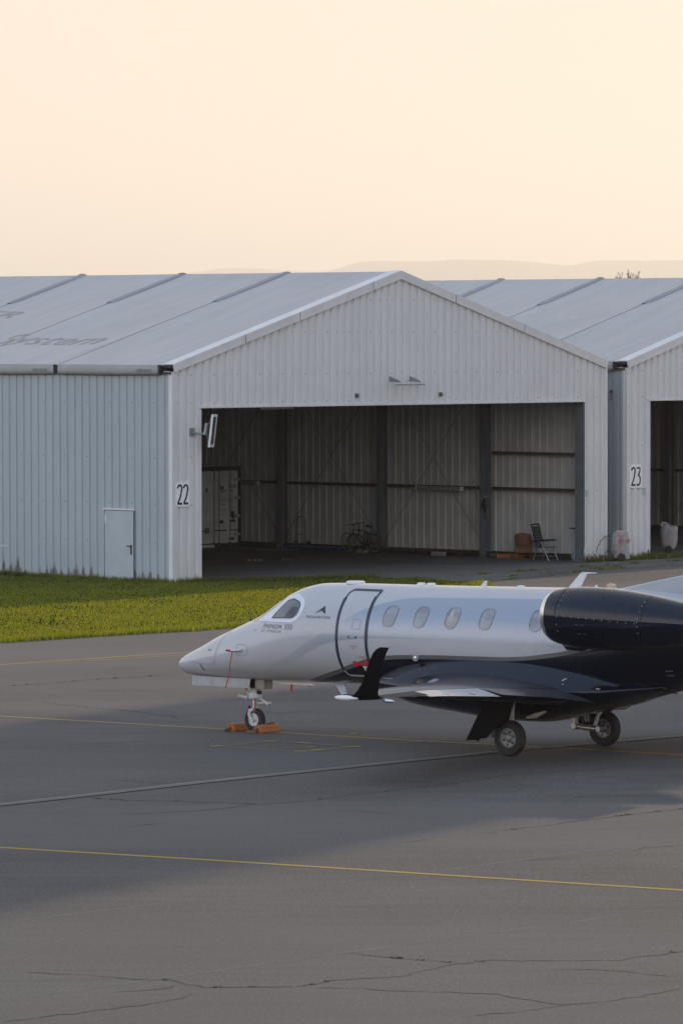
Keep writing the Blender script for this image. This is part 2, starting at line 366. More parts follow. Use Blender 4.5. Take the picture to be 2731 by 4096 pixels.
def blades(name,P,hmin,hmax,wd,mat,z0=.0,lean=.5):
    n=len(P); h=rng.uniform(hmin,hmax,n); an=rng.uniform(0,2*PI,n); dx,dy=np.cos(an)*wd/2,np.sin(an)*wd/2
    la=rng.uniform(0,2*PI,n); le=rng.uniform(0,lean,n)*h
    v=np.empty((n,3,3)); 
    v[:,0]=np.c_[P[:,0]-dx,P[:,1]-dy,np.full(n,z0)]; v[:,1]=np.c_[P[:,0]+dx,P[:,1]+dy,np.full(n,z0)]; v[:,2]=np.c_[P[:,0]+np.cos(la)*le,P[:,1]+np.sin(la)*le,z0+h]
    me=bpy.data.meshes.new(name); me.vertices.add(3*n); me.vertices.foreach_set('co',v.ravel())
    me.loops.add(3*n); me.loops.foreach_set('vertex_index',np.arange(3*n)); me.polygons.add(n); me.polygons.foreach_set('loop_start',np.arange(n)*3); me.polygons.foreach_set('loop_total',np.full(n,3))
    at=me.attributes.new('shade','FLOAT','POINT'); at.data.foreach_set('value',np.repeat(rng.uniform(0,1,n),3))
    me.update(); me.validate(); me.materials.append(mat)
    o=bpy.data.objects.new(name,me); COL.objects.link(o); return kind(o,'stuff')
GP=[(-60,62),(-40,88),(-20,108.5),(-8.35,122),(-6.03,124.69),(-3.6,127.05),(-2.36,128.87),(-.8,131),(1.5,134.8),(3.2,140),(4.1,146),(4.2,150.2),(2.9,153.2),(1.04,154.4),(.11,153.7),(-2.04,152.8),(-4.1,152.05),(-4.45,151.55),(-5.0,150.95),(-26.0,171.0),(-45,190),(-90,150)]
flat('grass_field',GP,.008,concrete_mat('grass_soil',(.028,.042,.010),(.05,.065,.016),0))
GRASS=blade_mat('grass_blade',(.019,.045,.009),(.034,.066,.0125),(.06,.09,.06))
N=520000
P=np.c_[rng.uniform(-18,5.5,N),rng.uniform(110,176,N)]
keep=inpoly(P,GP)&(np.abs(P[:,0])<P[:,1]*.0683+4.5)
P=P[keep]
# clumpy: thin it with value noise
def vnoise(P,sc,seed):
    q=P*sc; i=np.floor(q).astype(int); f=q-i; f=f*f*(3-2*f); tb=np.random.default_rng(seed).uniform(0,1,4096)
    h=lambda x,y: tb[(x*73+y*179+(x*y*31)%97)%4096]
    return (h(i[:,0],i[:,1])*(1-f[:,0])+h(i[:,0]+1,i[:,1])*f[:,0])*(1-f[:,1])+(h(i[:,0],i[:,1]+1)*(1-f[:,0])+h(i[:,0]+1,i[:,1]+1)*f[:,0])*f[:,1]
vn=.5*vnoise(P,.8,1)+.3*vnoise(P,2.1,2)+.3*vnoise(P,4.6,3)
P=P[rng.uniform(0,1,len(P))<np.clip(1.7*(vn-.05),.5,1)]
blades('lawn_grass',P,.022,.062,.024,GRASS,.008,.9)
# longer tufts along the lawn's edges, the wall foot and the joints
def along(pts,per,sp):
    o=[]
    for a,b in zip(pts[:-1],pts[1:]):
        a=np.array(a);b=np.array(b);L=np.linalg.norm(b-a);n=int(L*per)
        t=rng.uniform(0,1,n)[:,None]; o.append(a+(b-a)*t+rng.normal(0,sp,(n,2)))
    return np.concatenate(o)
E1=np.concatenate([along([hp(0,-.12),hp(-.12,.0)],300,.05),along([hp(-.12,0),hp(-.12,9)],300,.08),along(GP[13:18],350,.09),along([hp(0,-.1),hp(1.2,-.1)],300,.06),along(GP[3:12],420,.13)])
blades('rough_grass',E1,.06,.19,.022,GRASS,.006,.7)
JP=[]
for seg in [[(1,-8.2),(6,-6.9),(9.6,-5.55),(14.8,-4.1),(19.8,-3.3),(26,-2.8)],[(3,-3.9),(12,-2.9),(20,-1.9),(26,-1.5)],[(6,-5.8),(12,-4.2),(18,-2.8)]]:
    for a,b in zip(seg[:-1],seg[1:]):
        L=math.dist(a,b)
        for k in range(int(L*1.5)):
            if random.random()<.55:
                t=random.random(); c=np.array(hp(a[0]+(b[0]-a[0])*t,a[1]+(b[1]-a[1])*t)); n=int(random.choice([8,14,30,60])); 
                q=rng.normal(0,1,(n,2))*np.array([.17,.04]); 
                dd=np.array([math.cos(HT),math.sin(HT)]); JP.append(c+q[:,:1]*dd+q[:,1:]*np.array([-dd[1],dd[0]]))
blades('joint_weeds',np.concatenate(JP),.02,.09,.03,GRASS,.006,.8)
VG=np.concatenate([along([hp(21.3,-.25),hp(22.6,-.3)],500,.12),along([hp(19.9,-.2),hp(21.3,-.2)],350,.12),along([hp(22.6,-.3),hp(25.5,.1)],260,.15)])
blades('verge_grass',VG,.06,.26,.022,GRASS,.006,.7)
MP=[]
for c in (CRACKS[0],CRACKS[1],CRACKS[7],CRACKS[13],CRACKS[21]):
    for k in range(7):
        i=random.randrange(len(c)-1); t=random.random(); p=np.array(c[i])*(1-t)+np.array(c[i+1])*t
        MP.append(p+rng.normal(0,.03,(14,2)))
blades('crack_moss',np.concatenate(MP),.006,.022,.02,M('moss',(.10,.095,.03),.9,var=.3),.003,1.2)

# ------------------------------------------------------------------ hangars
def wall_mat(name,ax,rows,col=(.62,.65,.66),dirt=1.,per=.33):
    m,t,b=newmat(name); o=t.coord(); s=t.sep(o); x=s[ax]; z=s[2]
    n=t.noise(o,.8,4,.6); st=t.noise(t.mapping(o,(9,9,.35)),1,4,.6)
    c=t.mix(t.ramp(n,.3,.7),tuple(q*.94 for q in col),col)
    c=t.mix(t.math('MULTIPLY',t.ramp(st,.5,.8),.16),c,tuple(q*.7 for q in col))
    # moss and splash dirt creeping up from the ground, mostly in the ribs
    rib=t.math('ABSOLUTE',t.math('SUBTRACT',t.math('FRACT',t.math('DIVIDE',x,per)),.80))
    rb=t.ramp(rib,.02,.34,.42,.08)
    d1=t.noise(t.mapping(o,(17,17,5)),1,5,.8); d2=t.noise(t.mapping(o,(.9,.9,.01)),1,2,.5); d3=t.noise(t.mapping(o,(2.7,2.7,.01)),1,1,.5)
    hgt=t.math('MULTIPLY',t.math('ADD',t.math('MULTIPLY',rb,t.ramp(d3,.35,.62,.25,1)),t.math('MULTIPLY',t.ramp(d2,.40,.60),.30)),dirt)
    f=t.ramp(t.math('SUBTRACT',t.math('ADD',hgt,t.math('MULTIPLY',t.math('SUBTRACT',d1,.5),.9)),z),-.03,.20)
    f=t.math('MULTIPLY',f,t.ramp(z,.35,.95,1,0))
    c=t.mix(t.math('MULTIPLY',f,.85),c,(.085,.08,.068))
    c=t.mix(t.math('MULTIPLY',t.ramp(z,0,.30,1,0),.35),c,(.28,.27,.23))
    # fixing screws
    fx=t.math('ABSOLUTE',t.math('SUBTRACT',t.math('FRACT',t.math('DIVIDE',x,per*1.5)),.5))
    mx=t.math('LESS_THAN',fx,.018/(per*1.5)); mz=None
    for r in rows:
        q=t.math('LESS_THAN',t.math('ABSOLUTE',t.math('SUBTRACT',z,r)),.018)
        mz=q if mz is None else t.math('MAXIMUM',mz,q)
    c=t.mix(t.math('MULTIPLY',t.math('MULTIPLY',mx,mz),.8),c,(.07,.07,.07))
    t.link(c,b.inputs['Base Color']); b.inputs['Roughness'].default_value=.42; b.inputs['Specular IOR Level'].default_value=.35
    return m
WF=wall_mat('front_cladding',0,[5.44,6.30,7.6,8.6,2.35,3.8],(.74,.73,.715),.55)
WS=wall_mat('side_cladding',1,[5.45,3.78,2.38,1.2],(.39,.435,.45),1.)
WI=M('inner_cladding',(.52,.515,.48),.6,var=.1,scale=1.2)
TRIM=M('trim_white',(.70,.68,.665),.45,var=.05,scale=1.5)
def membrane(name,col,dirt=None):
    m,t,b=newmat(name); o=t.coord()
    n=t.noise(t.mapping(o,(.25,1.6,.25)),1,5,.65); n2=t.noise(o,3,5,.6); n3=t.noise(o,.35,3,.5)
    c=t.mix(t.ramp(n,.3,.7),tuple(q*.90 for q in col),col)
    c=t.mix(t.math('MULTIPLY',t.ramp(n2,.5,.8),.16),c,tuple(q*.75 for q in col))
    c=t.mix(t.math('MULTIPLY',t.ramp(n3,.5,.75),.2),c,(.36,.34,.31))
    if dirt:
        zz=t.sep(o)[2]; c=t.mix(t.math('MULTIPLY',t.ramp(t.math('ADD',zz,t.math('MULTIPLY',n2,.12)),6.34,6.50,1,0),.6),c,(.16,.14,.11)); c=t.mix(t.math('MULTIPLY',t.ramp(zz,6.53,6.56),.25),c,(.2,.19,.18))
    t.link(c,b.inputs['Base Color']); b.inputs['Roughness'].default_value=.55; b.inputs['Specular IOR Level'].default_value=.2
    bn=t.add('ShaderNodeBump'); bn.inputs['Strength'].default_value=.35; bn.inputs['Distance'].default_value=.06
    t.link(t.noise(t.mapping(o,(.5,1.2,.5)),1,2,.5),bn.inputs['Height']); t.link(bn.outputs[0],b.inputs['Normal'])
    return m
ROOF=membrane('roof_membrane',(.49,.475,.455)); COVER=membrane('eave_membrane',(.40,.39,.38),True); FLAP=membrane('ridge_flap_membrane',(.31,.32,.335))
RAIL=M('keder_rail',(.07,.075,.11),.5,metal=.3); BLK=M('bracket_black',(.03,.028,.028),.6); STEEL=M('grey_blue_steel',(.13,.145,.16),.5,var=.15,scale=2)
GIRT=M('brown_girt',(.075,.05,.038),.7,var=.2,scale=2); ROD=M('brace_rod',(.05,.045,.04),.6); TAN=M('roof_lettering',(.34,.305,.275),.7,var=.18,scale=3); INK=M('grey_ink',(.10,.10,.10),.7)
SLOPE=.2891; RE=6.62
def rz_(x): return RE+SLOPE*(x if x<=10 else 20-x)
SEAMV=[0,4.96,9.75,14.54,19.33,24.12,28.9]
def corr(axis,a0,a1,off,out,zb,zt,pat,extra=(),inner=None):
    """trapezoid sheet along an axis ('x' or 'y'); pat: offsets in one rib -> depth"""
    per=pat[-1][0]; k0=math.floor(a0/per); xs=[]
    for k in range(k0,math.ceil(a1/per)+1):
        for o,dp in pat[:-1]: xs.append((k*per+o,dp))
    def dep(x):
        for (xa,da),(xb,db) in zip(xs[:-1],xs[1:]):
            if xa<=x<=xb: return da+(db-da)*(x-xa)/max(xb-xa,1e-9)
        return xs[-1][1]
    P=sorted({round(x,5) for x,_ in xs if a0<x<a1}|{a0,a1}|{e for e in extra if a0<e<a1})
    rows=[[],[]]
    for x in P:
        c=off+out*dep(x)
        for r,z in ((0,zb(x)),(1,zt(x))):
            rows[r].append((x,c,z) if axis=='x' else (c,x,z))
    m=MB(); m.grid(rows); return m
PF=[(0,.052),(.175,.052),(.21,-.012),(.295,-.012),(.33,.052)]
PS=[(0,.035),(.245,.035),(.265,0),(.31,0),(.33,.035)]
def ibeam(m,x0,x1,y0,y1,z0,z1):
    """upright I section: flanges across y"""
    t=.03; xm=(x0+x1)/2
    m.box(x0,x0+t,y0,y1,z0,z1); m.box(x1-t,x1,y0,y1,z0,z1); ym=(y0+y1)/2; m.box(x0+t,x1-t,ym-.012,ym+.012,z0,z1)
    return m
DX0,DX1,DZ=1.15,18.86,5.33
def hangar(label):
    h=thing('hangar',label,'hangar',H(0,0),HT)
    ft=lambda x: rz_(x)-.20
    m=MB()
    for a,b,zb in ((0,DX0,0),(DX0,DX1,DZ),(DX1,20,0)):
        q=corr('x',a,b,0,-1,lambda x,zb=zb:zb,ft,PF,(10,)); m.add(q.v,q.f)
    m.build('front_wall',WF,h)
    t=MB(); t.box(-.045,.13,-.064,-.056,0,6.40); t.box(-.045,-.037,-.044,.12,0,6.40); t.build('corner_trim',TRIM,h)
    t=MB(); t.box(19.87,20.05,-.064,-.056,0,6.40); t.box(20.042,20.05,-.044,.12,0,6.40); t.build('corner_trim',TRIM,h)
    t=MB(); t.box(DX0-.10,DX1+.03,-.088,.10,DZ-.045,DZ+.012); t.build('door_head_trim',TRIM,h)
    t=MB(); t.box(DX0-.012,DX0+.012,-.072,.18,.0,DZ-.046); t.build('door_jamb',TRIM,h)
    t=MB(); ibeam(t,18.90,19.20,.06,.36,0,DZ+.3); t.box(18.862,18.899,-.070,.30,0,DZ-.046); t.build('door_post',STEEL,h)
    t=MB(); t.box(18.86,18.96,-.10,-.071,0,.45); t.build('post_guard',TRIM,h)
    # side and back walls
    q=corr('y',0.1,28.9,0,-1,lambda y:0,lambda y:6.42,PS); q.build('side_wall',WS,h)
    q=corr('y',0.1,28.9,20,1,lambda y:.16,lambda y:6.42,PS); q.build('side_wall',WI,h)
    q=corr('x',0,20,28.9,1,lambda x:.16,lambda x:rz_(x)-.1,PF,(10,)); q.build('back_wall',WI,h)
    t=MB(); t.box(19.62,19.9,.4,28.7,.006,.20); t.build('wall_base_beam',BLK,h)
    # roof
    for sgn in (0,1):
        X=lambda x: x if not sgn else 20-x
        for i in range(6):
            v0=SEAMV[i]+(.03 if i else .30); v1=SEAMV[i+1]-.03
            rows=[]; rr=random.Random(i*2+sgn); 
            for a in range(15):
                x=-.10+(10.0+.10)*a/14; row=[]
                for b_ in range(11):
                    s=b_/10; sg=math.sin(PI*s)*(-.035+.012*math.sin(a*.9+i))*min(1,a/3,(14-a)/2+.1)
                    row.append((X(x),v0+(v1-v0)*s,rz_(x) + sg))
                rows.append(row)
            MB().grid(rows).build('roof_panel',ROOF,h,smooth='all')
            # eave cover hanging over the gutter
            v0=SEAMV[i]+(.09 if i else .44); v1=SEAMV[i+1]-.09; rows=[]
            n=24
            for b_ in range(n+1):
                s=b_/n; w=1+.03*math.sin(s*37+i)+.02*math.sin(s*90); e=min(1,s*n/1.2,(1-s)*n/1.2)*.08+.92
                dr=.018*math.sin(PI*s)
                rows.append([(X(px_),v0+(v1-v0)*s,z) for px_,z in ((-.03,6.612),(-.17*w,6.608),(-.195*w*e,6.585),(-.205*w*e,6.50-dr*.3),(-.20*w*e,6.40-dr),(-.175*w*e,6.325-dr),(-.13*w,6.30-dr),(-.05,6.315))])
            MB().grid(rows).build('eave_cover',COVER,h,smooth='all')
            if not sgn:
                vs,fs=text_mesh('LS20/5-30-23%d'%(1-min(i,1)),.115)
                wd=max(x for x,_ in vs); st=v0+.26+wd
                MB().add([(-.222,st-x,6.40+y) for x,y in vs],fs).build('lettering',INK,h)
        for i in range(1,6):
            v=SEAMV[i]
            m=MB(); m.prism([(X(-.1),v-.035,rz_(-.1)-.002),(X(10),v-.035,rz_(10)-.002),(X(10),v-.035,rz_(10)-.06),(X(-.1),v-.035,rz_(-.1)-.06)],(0,.07,0)); m.build('roof_rail',RAIL,h)
            m=MB(); m.prism([(X(-.04),v-.07,6.58),(X(-.22),v-.07,6.58),(X(-.15),v-.07,6.34),(X(-.04),v-.07,6.34)],(0,.14,0)); m.build('gutter_bracket',BLK,h)
            # flap over the seam near the ridge
            rows=[]; rr=random.Random(i*7+sgn)
            xe=6.75+rr.uniform(-.15,.25)
            for a in range(13):
                s=a/12; x=xe+(10.02-xe)*s; wd=.20*(1 if a else .6)*(1+rr.uniform(-.06,.06)); hh=.042*(1 if a else .5)+rr.uniform(-.012,.012)
                rows.append([(X(x),v+wd*k,rz_(x)+.006+hh*(1-k*k)**.5 + (0 if abs(k)==1 else rr.uniform(-.006,.006))) for k in (-1,-.75,-.4,0,.4,.75,1)])
            MB().grid(rows).build('ridge_flap',FLAP,h,smooth='all')
        m=MB(); m.box(X(-.20),X(-.03),.36,.43,6.33,6.60); m.box(X(-.12),X(-.03),.0,.36,6.335,6.39); m.box(X(-.06),X(-.035),.0,.36,6.52,6.60); m.build('gutter_bracket',BLK,h)
        # fascia with flashing
        m=MB(); 
        e=.05
        m.prism([(X(-e),-.115,rz_(-e)+.03),(X(10),-.115,rz_(10)+.03),(X(10),-.115,rz_(10)-.245),(X(.02),-.115,rz_(0)-.235)],(0,.055,0))
        m.prism([(X(-e),-.0595,rz_(-e)+.03),(X(10),-.0595,rz_(10)+.03),(X(10),-.0595,rz_(10)+.008),(X(-e),-.0595,rz_(-e)+.008)],(0,.42,0))
        m.build('fascia',TRIM,h)
        for k,x in enumerate((3.0,5.4,8.7) if not sgn else (4.1,7.4)):
            m=MB(); m.prism([(X(x),-.119,rz_(x)+.028),(X(x+.02),-.119,rz_(x+.02)+.028),(X(x+.045),-.119,rz_(x+.045)-.24),(X(x+.025),-.119,rz_(x+.025)-.24)],(0,.003,0)); m.build('fascia_joint',INK,h)
    # frame inside
    for i in range(1,6):
        v=SEAMV[i]
        for x0 in (.25,19.42):
            m=MB(); ibeam(m,x0,x0+.33,v-.11,v+.11,0,6.3); m.build('column',STEEL,h)
        m=MB()
        for sg in (0,1):
            X=lambda x: x if not sg else 20-x
            m.prism([(X(.3),v-.1,rz_(.3)-.12),(X(10),v-.1,rz_(10)-.12),(X(10),v-.1,rz_(10)-.45),(X(.3),v-.1,rz_(.3)-.45)],(0,.2,0))
        m.build('rafter',STEEL,h)
    for v0,v1,zz in ((.4,4.8,(2.32,3.52)),(5.1,9.6,(2.32,)),(9.9,14.4,(2.32,)),(14.7,19.2,(2.32,)),(19.5,28.7,(2.32,))):
        for z in zz:
            m=MB(); m.box(19.72,19.95,v0,v1,z-.05,z+.05); m.build('girt',GIRT,h)
    for i in (1,2,3):
        a,b_=SEAMV[i]+.15,SEAMV[i+1]-.15
        for s in (0,1):
            m=MB(); m.tube([(19.60,a if s else b_,.45),(19.60,b_ if s else a,6.2)],.009,6); m.build('brace',ROD,h)
    return h
h22=hangar('white gabled hangar with the open front and the number 22 on its left pier')
# side door of the near hangar
MB().box(-.075,-.036,1.63,2.88,.02,2.15).build('door',M('door_paint',(.41,.455,.475),.4,var=.04,scale=2),h22)

door=[o for o in h22.children if o.name=='door'][0]
MB().box(-.10,-.036,1.57,2.95,2.17,2.215).build('door_canopy',TRIM,h22)
m=MB(); m.box(-.082,-.076,1.60,1.628,.02,2.16); m.box(-.082,-.07,1.60,2.9,2.151,2.168); m.build('door_gap',BLK,h22)
m=MB(); m.box(-.088,-.076,1.70,1.76,.82,1.12); m.tube([(-.088,1.73,1.08),(-.13,1.73,1.08),(-.13,1.86,1.08)],.018,6); m.build('handle',BLK,door)
MB().box(-.09,-.0755,2.83,2.875,1.75,2.02).build('hinge',TRIM,door)
def copy_tree(o,parent=None,skip=()):
    c=o.copy(); COL.objects.link(c); c.parent=parent
    for ch in list(o.children):
        if not ch.name.split('.')[0] in skip: copy_tree(ch,c,skip)
    return c
# lettering on the left roof slope
def roof_z(x,v):
    i=max(k for k in range(6) if SEAMV[k]<=v+1e-9); v0=SEAMV[i]+(.03 if i else .30); v1=SEAMV[i+1]-.03; s=min(1,max(0,(v-v0)/(v1-v0))); a=(x+.1)/10.1*14
    return rz_(x)+math.sin(PI*s)*(-.035+.012*math.sin(a*.9+i))*min(1,a/3,(14-a)/2+.1)
def roof_text(body,vr,x0,capx,size_x,size_slope,parent):
    vs,fs=text_mesh(body,1,shear=.25)
    ys=[y for _,y in vs]; xs=[x for x,_ in vs]
    W=max(xs); k=math.hypot(1,SLOPE)
    out=[]
    for x,y in vs:
        v=vr+(W-x)*size_x; xx=x0+y*size_slope/k
        out.append((xx,v,roof_z(xx,v)+.009))
    # drape: split long edges is not needed, letters are small against the bay
    return MB().add(out,fs).build('roof_lettering',TAN,parent)
roof_text('System',5.66,2.16,0,1.72,1.50,h22)
roof_text('ER',12.75,5.08,0,1.75,1.12,h22)
h23=copy_tree(h22,None,('door','door_canopy','door_gap')); h23.location=H(21.07,0); 
h23['label']='second white gabled hangar at right edge, with the number 23 on its pier'

# things on and at the hangars
SIGNW=M('sign_white',(.90,.90,.90),.4,var=.03,scale=3); SIGNB=M('sign_black',(.012,.012,.016),.5,var=0.)
def digit2(x0,w,h):
    P=[]; r=w/2
    for k in range(15):
        a=PI-(PI+.5)*k/14
        P.append((x0+r+math.cos(a)*r*.86,h-r*.95+math.sin(a)*r*.95-.02))
    P+= [(x0+w*.70,h*.45),(x0+w*.30,h*.18),(x0+w*.12,.045),]
    base=[(x0+.0,.03),(x0+w,.03)]
    return [P,base]
def digit3(x0,w,h):
    P=[(x0+.02,h-.03),(x0+w*.86,h-.03),(x0+w*.84,h*.80),(x0+w*.50,h*.585),(x0+w*.42,h*.55)]
    L=[(x0+w*.35,h*.575),(x0+w*.60,h*.56),(x0+w*.84,h*.47),(x0+w*.92,h*.33),(x0+w*.86,h*.17),(x0+w*.70,h*.06),(x0+w*.5,.03),(x0,.03)]
    return [P,L]
def number_sign(u0,u1,z0,z1,digs,label):
    s=thing('number_sign',label,'sign',H(u0,-.072,z0),HT)
    W,Hh=u1-u0,z1-z0
    MB().box(0,W,0,.015,0,Hh).build('board',SIGNW,s,bevel=.004)
    dw=W*.35; b=.065
    for k,f in enumerate(digs):
        m=MB()
        for j,p in enumerate(f(W*.10+k*W*.44,dw,Hh*.80)):
            m.grid([[(a.x,-.004-.0003*j,a.y+Hh*.09),(c.x,-.004-.0003*j,c.y+Hh*.09)] for a,c in stroke2d(p,b)])
        m.build('numeral',SIGNB,s)
    m=MB()
    for x in (.02,W/2,W-.02):
        for z in (.02,Hh-.02): m.lathe([(.012,0),(.012,.006)],(x,0,z),(0,-1,0),8)
    m.build('fixings',INK,s)
    return s
number_sign(.07,.65,2.31,3.07,(digit2,digit2),'white board with black number 22 on the near hangar pier')
number_sign(21.19,21.79,2.39,3.17,(digit2,digit3),'white board with black number 23 on the second hangar pier')
GRN=M('notice_pale_green',(.42,.53,.50),.5,var=.06,scale=9)
for u0,z0,l in ((18.90,2.15,'pale green notice plate beside the right edge of the open doorway'),(21.83,2.15,'pale green notice plate just below the number 23 board')):
    s=thing('notice_plate',l,'notice',H(u0,-.067,z0),HT)
    MB().box(0,.17,0,.012,0,.21).build('plate',GRN,s,bevel=.003); MB().box(.03,.14,-.004,-.001,.05,.17).build('print',M('notice_print',(.42,.52,.5),.6),s)
    MB().box(.05,.12,-.006,.0,.21,.225).build('clip',INK,s)
# strip lamp on two brackets on the gable
GALV=M('galvanised',(.30,.31,.32),.45,metal=.5,var=.15,scale=8)
s=thing('gable_lamp','long strip lamp on two brackets high on the gable above the doorway','lamp',H(9.25,-.056,5.95),HT)
for x in (.26,1.19): 
    MB().prism([(x,0,.25),(x,0,.08),(x,-.45,.05),(x,-.45,.10)],(.03,0,0)).build('bracket',GALV,s)
MB().box(0,1.42,-.52,-.44,.0,.05).build('housing',TRIM,s,bevel=.006)
MB().tube([(.04,-.48,-.02),(1.38,-.48,-.02)],.022,8).build('tube',M('lamp_tube',(.6,.6,.57),.3),s)
m=MB()
for k in range(7): m.box(.06+k*.21,.075+k*.21,-.525,-.435,-.035,.055)
m.build('guard',GALV,s)
for u0,l in ((8.0,'small grey sensor box on the gable left of strip lamp, above doorway'),(11.88,'small grey sensor box on the gable right of strip lamp, above doorway')):
    s=thing('sensor_box',l,'sensor',H(u0,-.056,5.54),HT)
    MB().box(-.07,.05,-.07,0,0,.13).build('housing',INK,s,bevel=.01); MB().lathe([(.035,0),(.04,.03),(.02,.05)],(-.0,-.07,.06),(.5,-1,-.2),10).build('lens',GALV,s)
# floodlight reaching out over the left jamb
s=thing('floodlight','floodlight with a white rectangular frame on a wall arm at the left jamb','lamp',H(.78,-.058,4.55),HT)
MB().box(-.12,.10,-.012,0,-.12,.14).build('wall_plate',GALV,s)
MB().tube([(-.02,0,.0),(.02,-.18,-.02),(.15,-.30,-.03),(.22,-.34,.0)],.028,8).build('arm',GALV,s)
c0=Vector((.24,-.36,.03))
MB().lathe([(.05,-.17),(.055,-.14),(.055,.19),(.05,.2)],c0+Vector((-.01,.02,.06)),(.22,-.02,1),12).build('junction',GALV,s)
wv=Vector((.87,.50,0)).normalized(); hv=Vector((.11,-.05,1)).normalized(); nv=wv.cross(hv).normalized()
cc=Vector((.30,-.58,.06)); W2,H2=.25,.50
def fr(a,b,c): return cc+wv*a+hv*b+nv*c
m=MB()
for a0,a1,b0,b1 in ((-W2,-W2+.06,-H2,H2),(W2-.06,W2,-H2,H2),(-W2+.06,W2-.06,H2-.07,H2),(-W2+.06,W2-.06,-H2,-H2+.07)):
    m.add([fr(a,b,c) for a in (a0,a1) for b in (b0,b1) for c in (-.03,.03)],[(0,1,3,2),(4,6,7,5),(0,4,5,1),(2,3,7,6),(0,2,6,4),(1,5,7,3)])
m.build('frame',M('lamp_frame_white',(.66,.70,.68),.4),s)
m=MB(); m.add([fr(a,b,c) for a in (-W2+.06,W2-.06) for b in (-H2+.07,H2-.07) for c in (-.012,.012)],[(0,1,3,2),(4,6,7,5),(0,4,5,1),(2,3,7,6),(0,2,6,4),(1,5,7,3)]); m.build('lamp_glass',M('lamp_glass_dark',(.02,.02,.022),.15),s)
m=MB(); q0=c0+Vector((0,0,.05))
for a,b in ((-.1,.42),(-.1,-.42),(-.1,0.02)): m.tube([q0,fr(a-.04,b,-.04)],.016,6)
m.build('yoke',GALV,s)
# loose conduit on the neighbour's side wall
s=thing('cable_conduit','thin dark conduit running across the gap between the two hangars','conduit',H(21.03,.6,5.35),HT)
MB().tube([(-.10,.9,-.05),(-.05,.3,-.02),(-.05,-.02,-.03),(-.05,-.02,.28)],.014,6).build('pipe',INK,s); MB().box(-.07,-.0,-.05,.02,.2,.3).build('bracket',INK,s)

# ------------------------------------------------------------------ business jet
jet=thing('business_jet','white and black twin-engine business jet parked on the apron with its nose to the left','aircraft',NG,AT)
TF=pchip([(-1.835,1.21),(-1.82,1.275),(-1.75,1.345),(-1.6,1.425),(-1.4,1.515),(-1.19,1.605),(-0.75,1.815),(-0.35,1.975),(-0.0,2.112),(0.3,2.23),(0.5,2.33),(0.78,2.505),(1.12,2.704),(1.43,2.814),(1.8,2.88),(2.34,2.898),(3.5,2.912),(4.7,2.925),(5.9,2.945),(6.8,2.958),(8.4,2.99),(9.2,2.975),(10,2.93),(11,2.84),(12,2.7),(13,2.52),(13.7,2.38)])
BF=pchip([(-1.835,1.2),(-1.815,1.14),(-1.74,1.08),(-1.6,1.025),(-1.2,0.995),(-0.75,0.985),(0,0.985),(1.1,0.995),(2.3,1.02),(3.5,1.03),(5,1.0),(6,0.93),(7,0.84),(8,0.82),(8.7,0.9),(9.25,1.035),(9.97,1.215),(11,1.47),(12,1.72),(13,1.97),(13.7,2.16)])
WFU=pchip([(-1.835,0.01),(-1.82,0.085),(-1.78,0.165),(-1.65,0.25),(-1.45,0.33),(-1.2,0.41),(-0.75,0.52),(0,0.665),(0.6,0.75),(1.2,0.815),(1.8,0.855),(2.4,0.87),(7.5,0.87),(8.5,0.85),(9.5,0.78),(10.5,0.67),(11.5,0.52),(12.5,0.36),(13.7,0.12)])
CF=pchip([(-1.835,1.205),(-1.5,1.26),(-1,1.34),(0,1.5),(0.8,1.66),(1.6,1.82),(2.4,1.93),(8,1.95),(10,2.1),(12,2.22),(13.7,2.27)])
def skin(a,ph):
    """point of the fuselage skin: station a, angle ph from +left (0) up to the top (pi/2)"""
    T,B,w_,c=TF(a),BF(a),WFU(a),CF(a); cs,sn=math.cos(ph),math.sin(ph)
    n=2/2.05; s=(lambda q: math.copysign(abs(q)**n,q))
    z=c+(T-c)*s(sn) if sn>=0 else c+(c-B)*s(sn)
    return Vector((a,w_*s(cs),z))
def phi(a,z):
    T,B,c=TF(a),BF(a),CF(a); t=(z-c)/((T-c) if z>=c else (c-B)); t=max(-.999,min(.999,t))
    return math.asin(math.copysign(abs(t)**(2.05/2),t))
def onskin(a,z,off=.004,side=1):
    ph=phi(a,z); p=skin(a,ph); e=.01
    n=(skin(a,ph+e)-skin(a,ph-e)).cross(skin(a+e,ph)-skin(a-e,ph)); 
    if n.y<0: n=-n
    n.normalize(); p=p+n*off
    return (p.x,-p.y*side,p.z)
def rounded(pts,r,n=5):
    out=[]; N=len(pts)
    for i in range(N):
        p=Vector(pts[i]); a=Vector(pts[i-1])-p; b=Vector(pts[(i+1)%N])-p
        rr=r[i] if isinstance(r,(list,tuple)) else r; k=min(rr,a.length*.48,b.length*.48)
        A0=p+a.normalized()*k; B0=p+b.normalized()*k
        for j in range(n+1):
            t=j/n; out.append(tuple(A0*(1-t)**2+p*2*t*(1-t)+B0*t*t))
    return out
def dens(pts,step=.05,closed=True):
    out=[]; N=len(pts)
    for i in range(N if closed else N-1):
        a=Vector(pts[i]);b=Vector(pts[(i+1)%N]); n=max(1,int((b-a).length/step))
        out+=[tuple(a.lerp(b,k/n)) for k in range(n)]
    if not closed: out.append(pts[-1])
    return out
def patch(outline,off=.004,rings=6,side=1):
    o=dens(outline,.06); c=Vector((sum(p[0] for p in o)/len(o),sum(p[1] for p in o)/len(o)))
    rows=[[onskin(*(c.lerp(Vector(p),k/rings)),off,side) for p in o] for k in range(rings,-1,-1)]
    m=MB(); m.grid(rows,close_u=True); return m
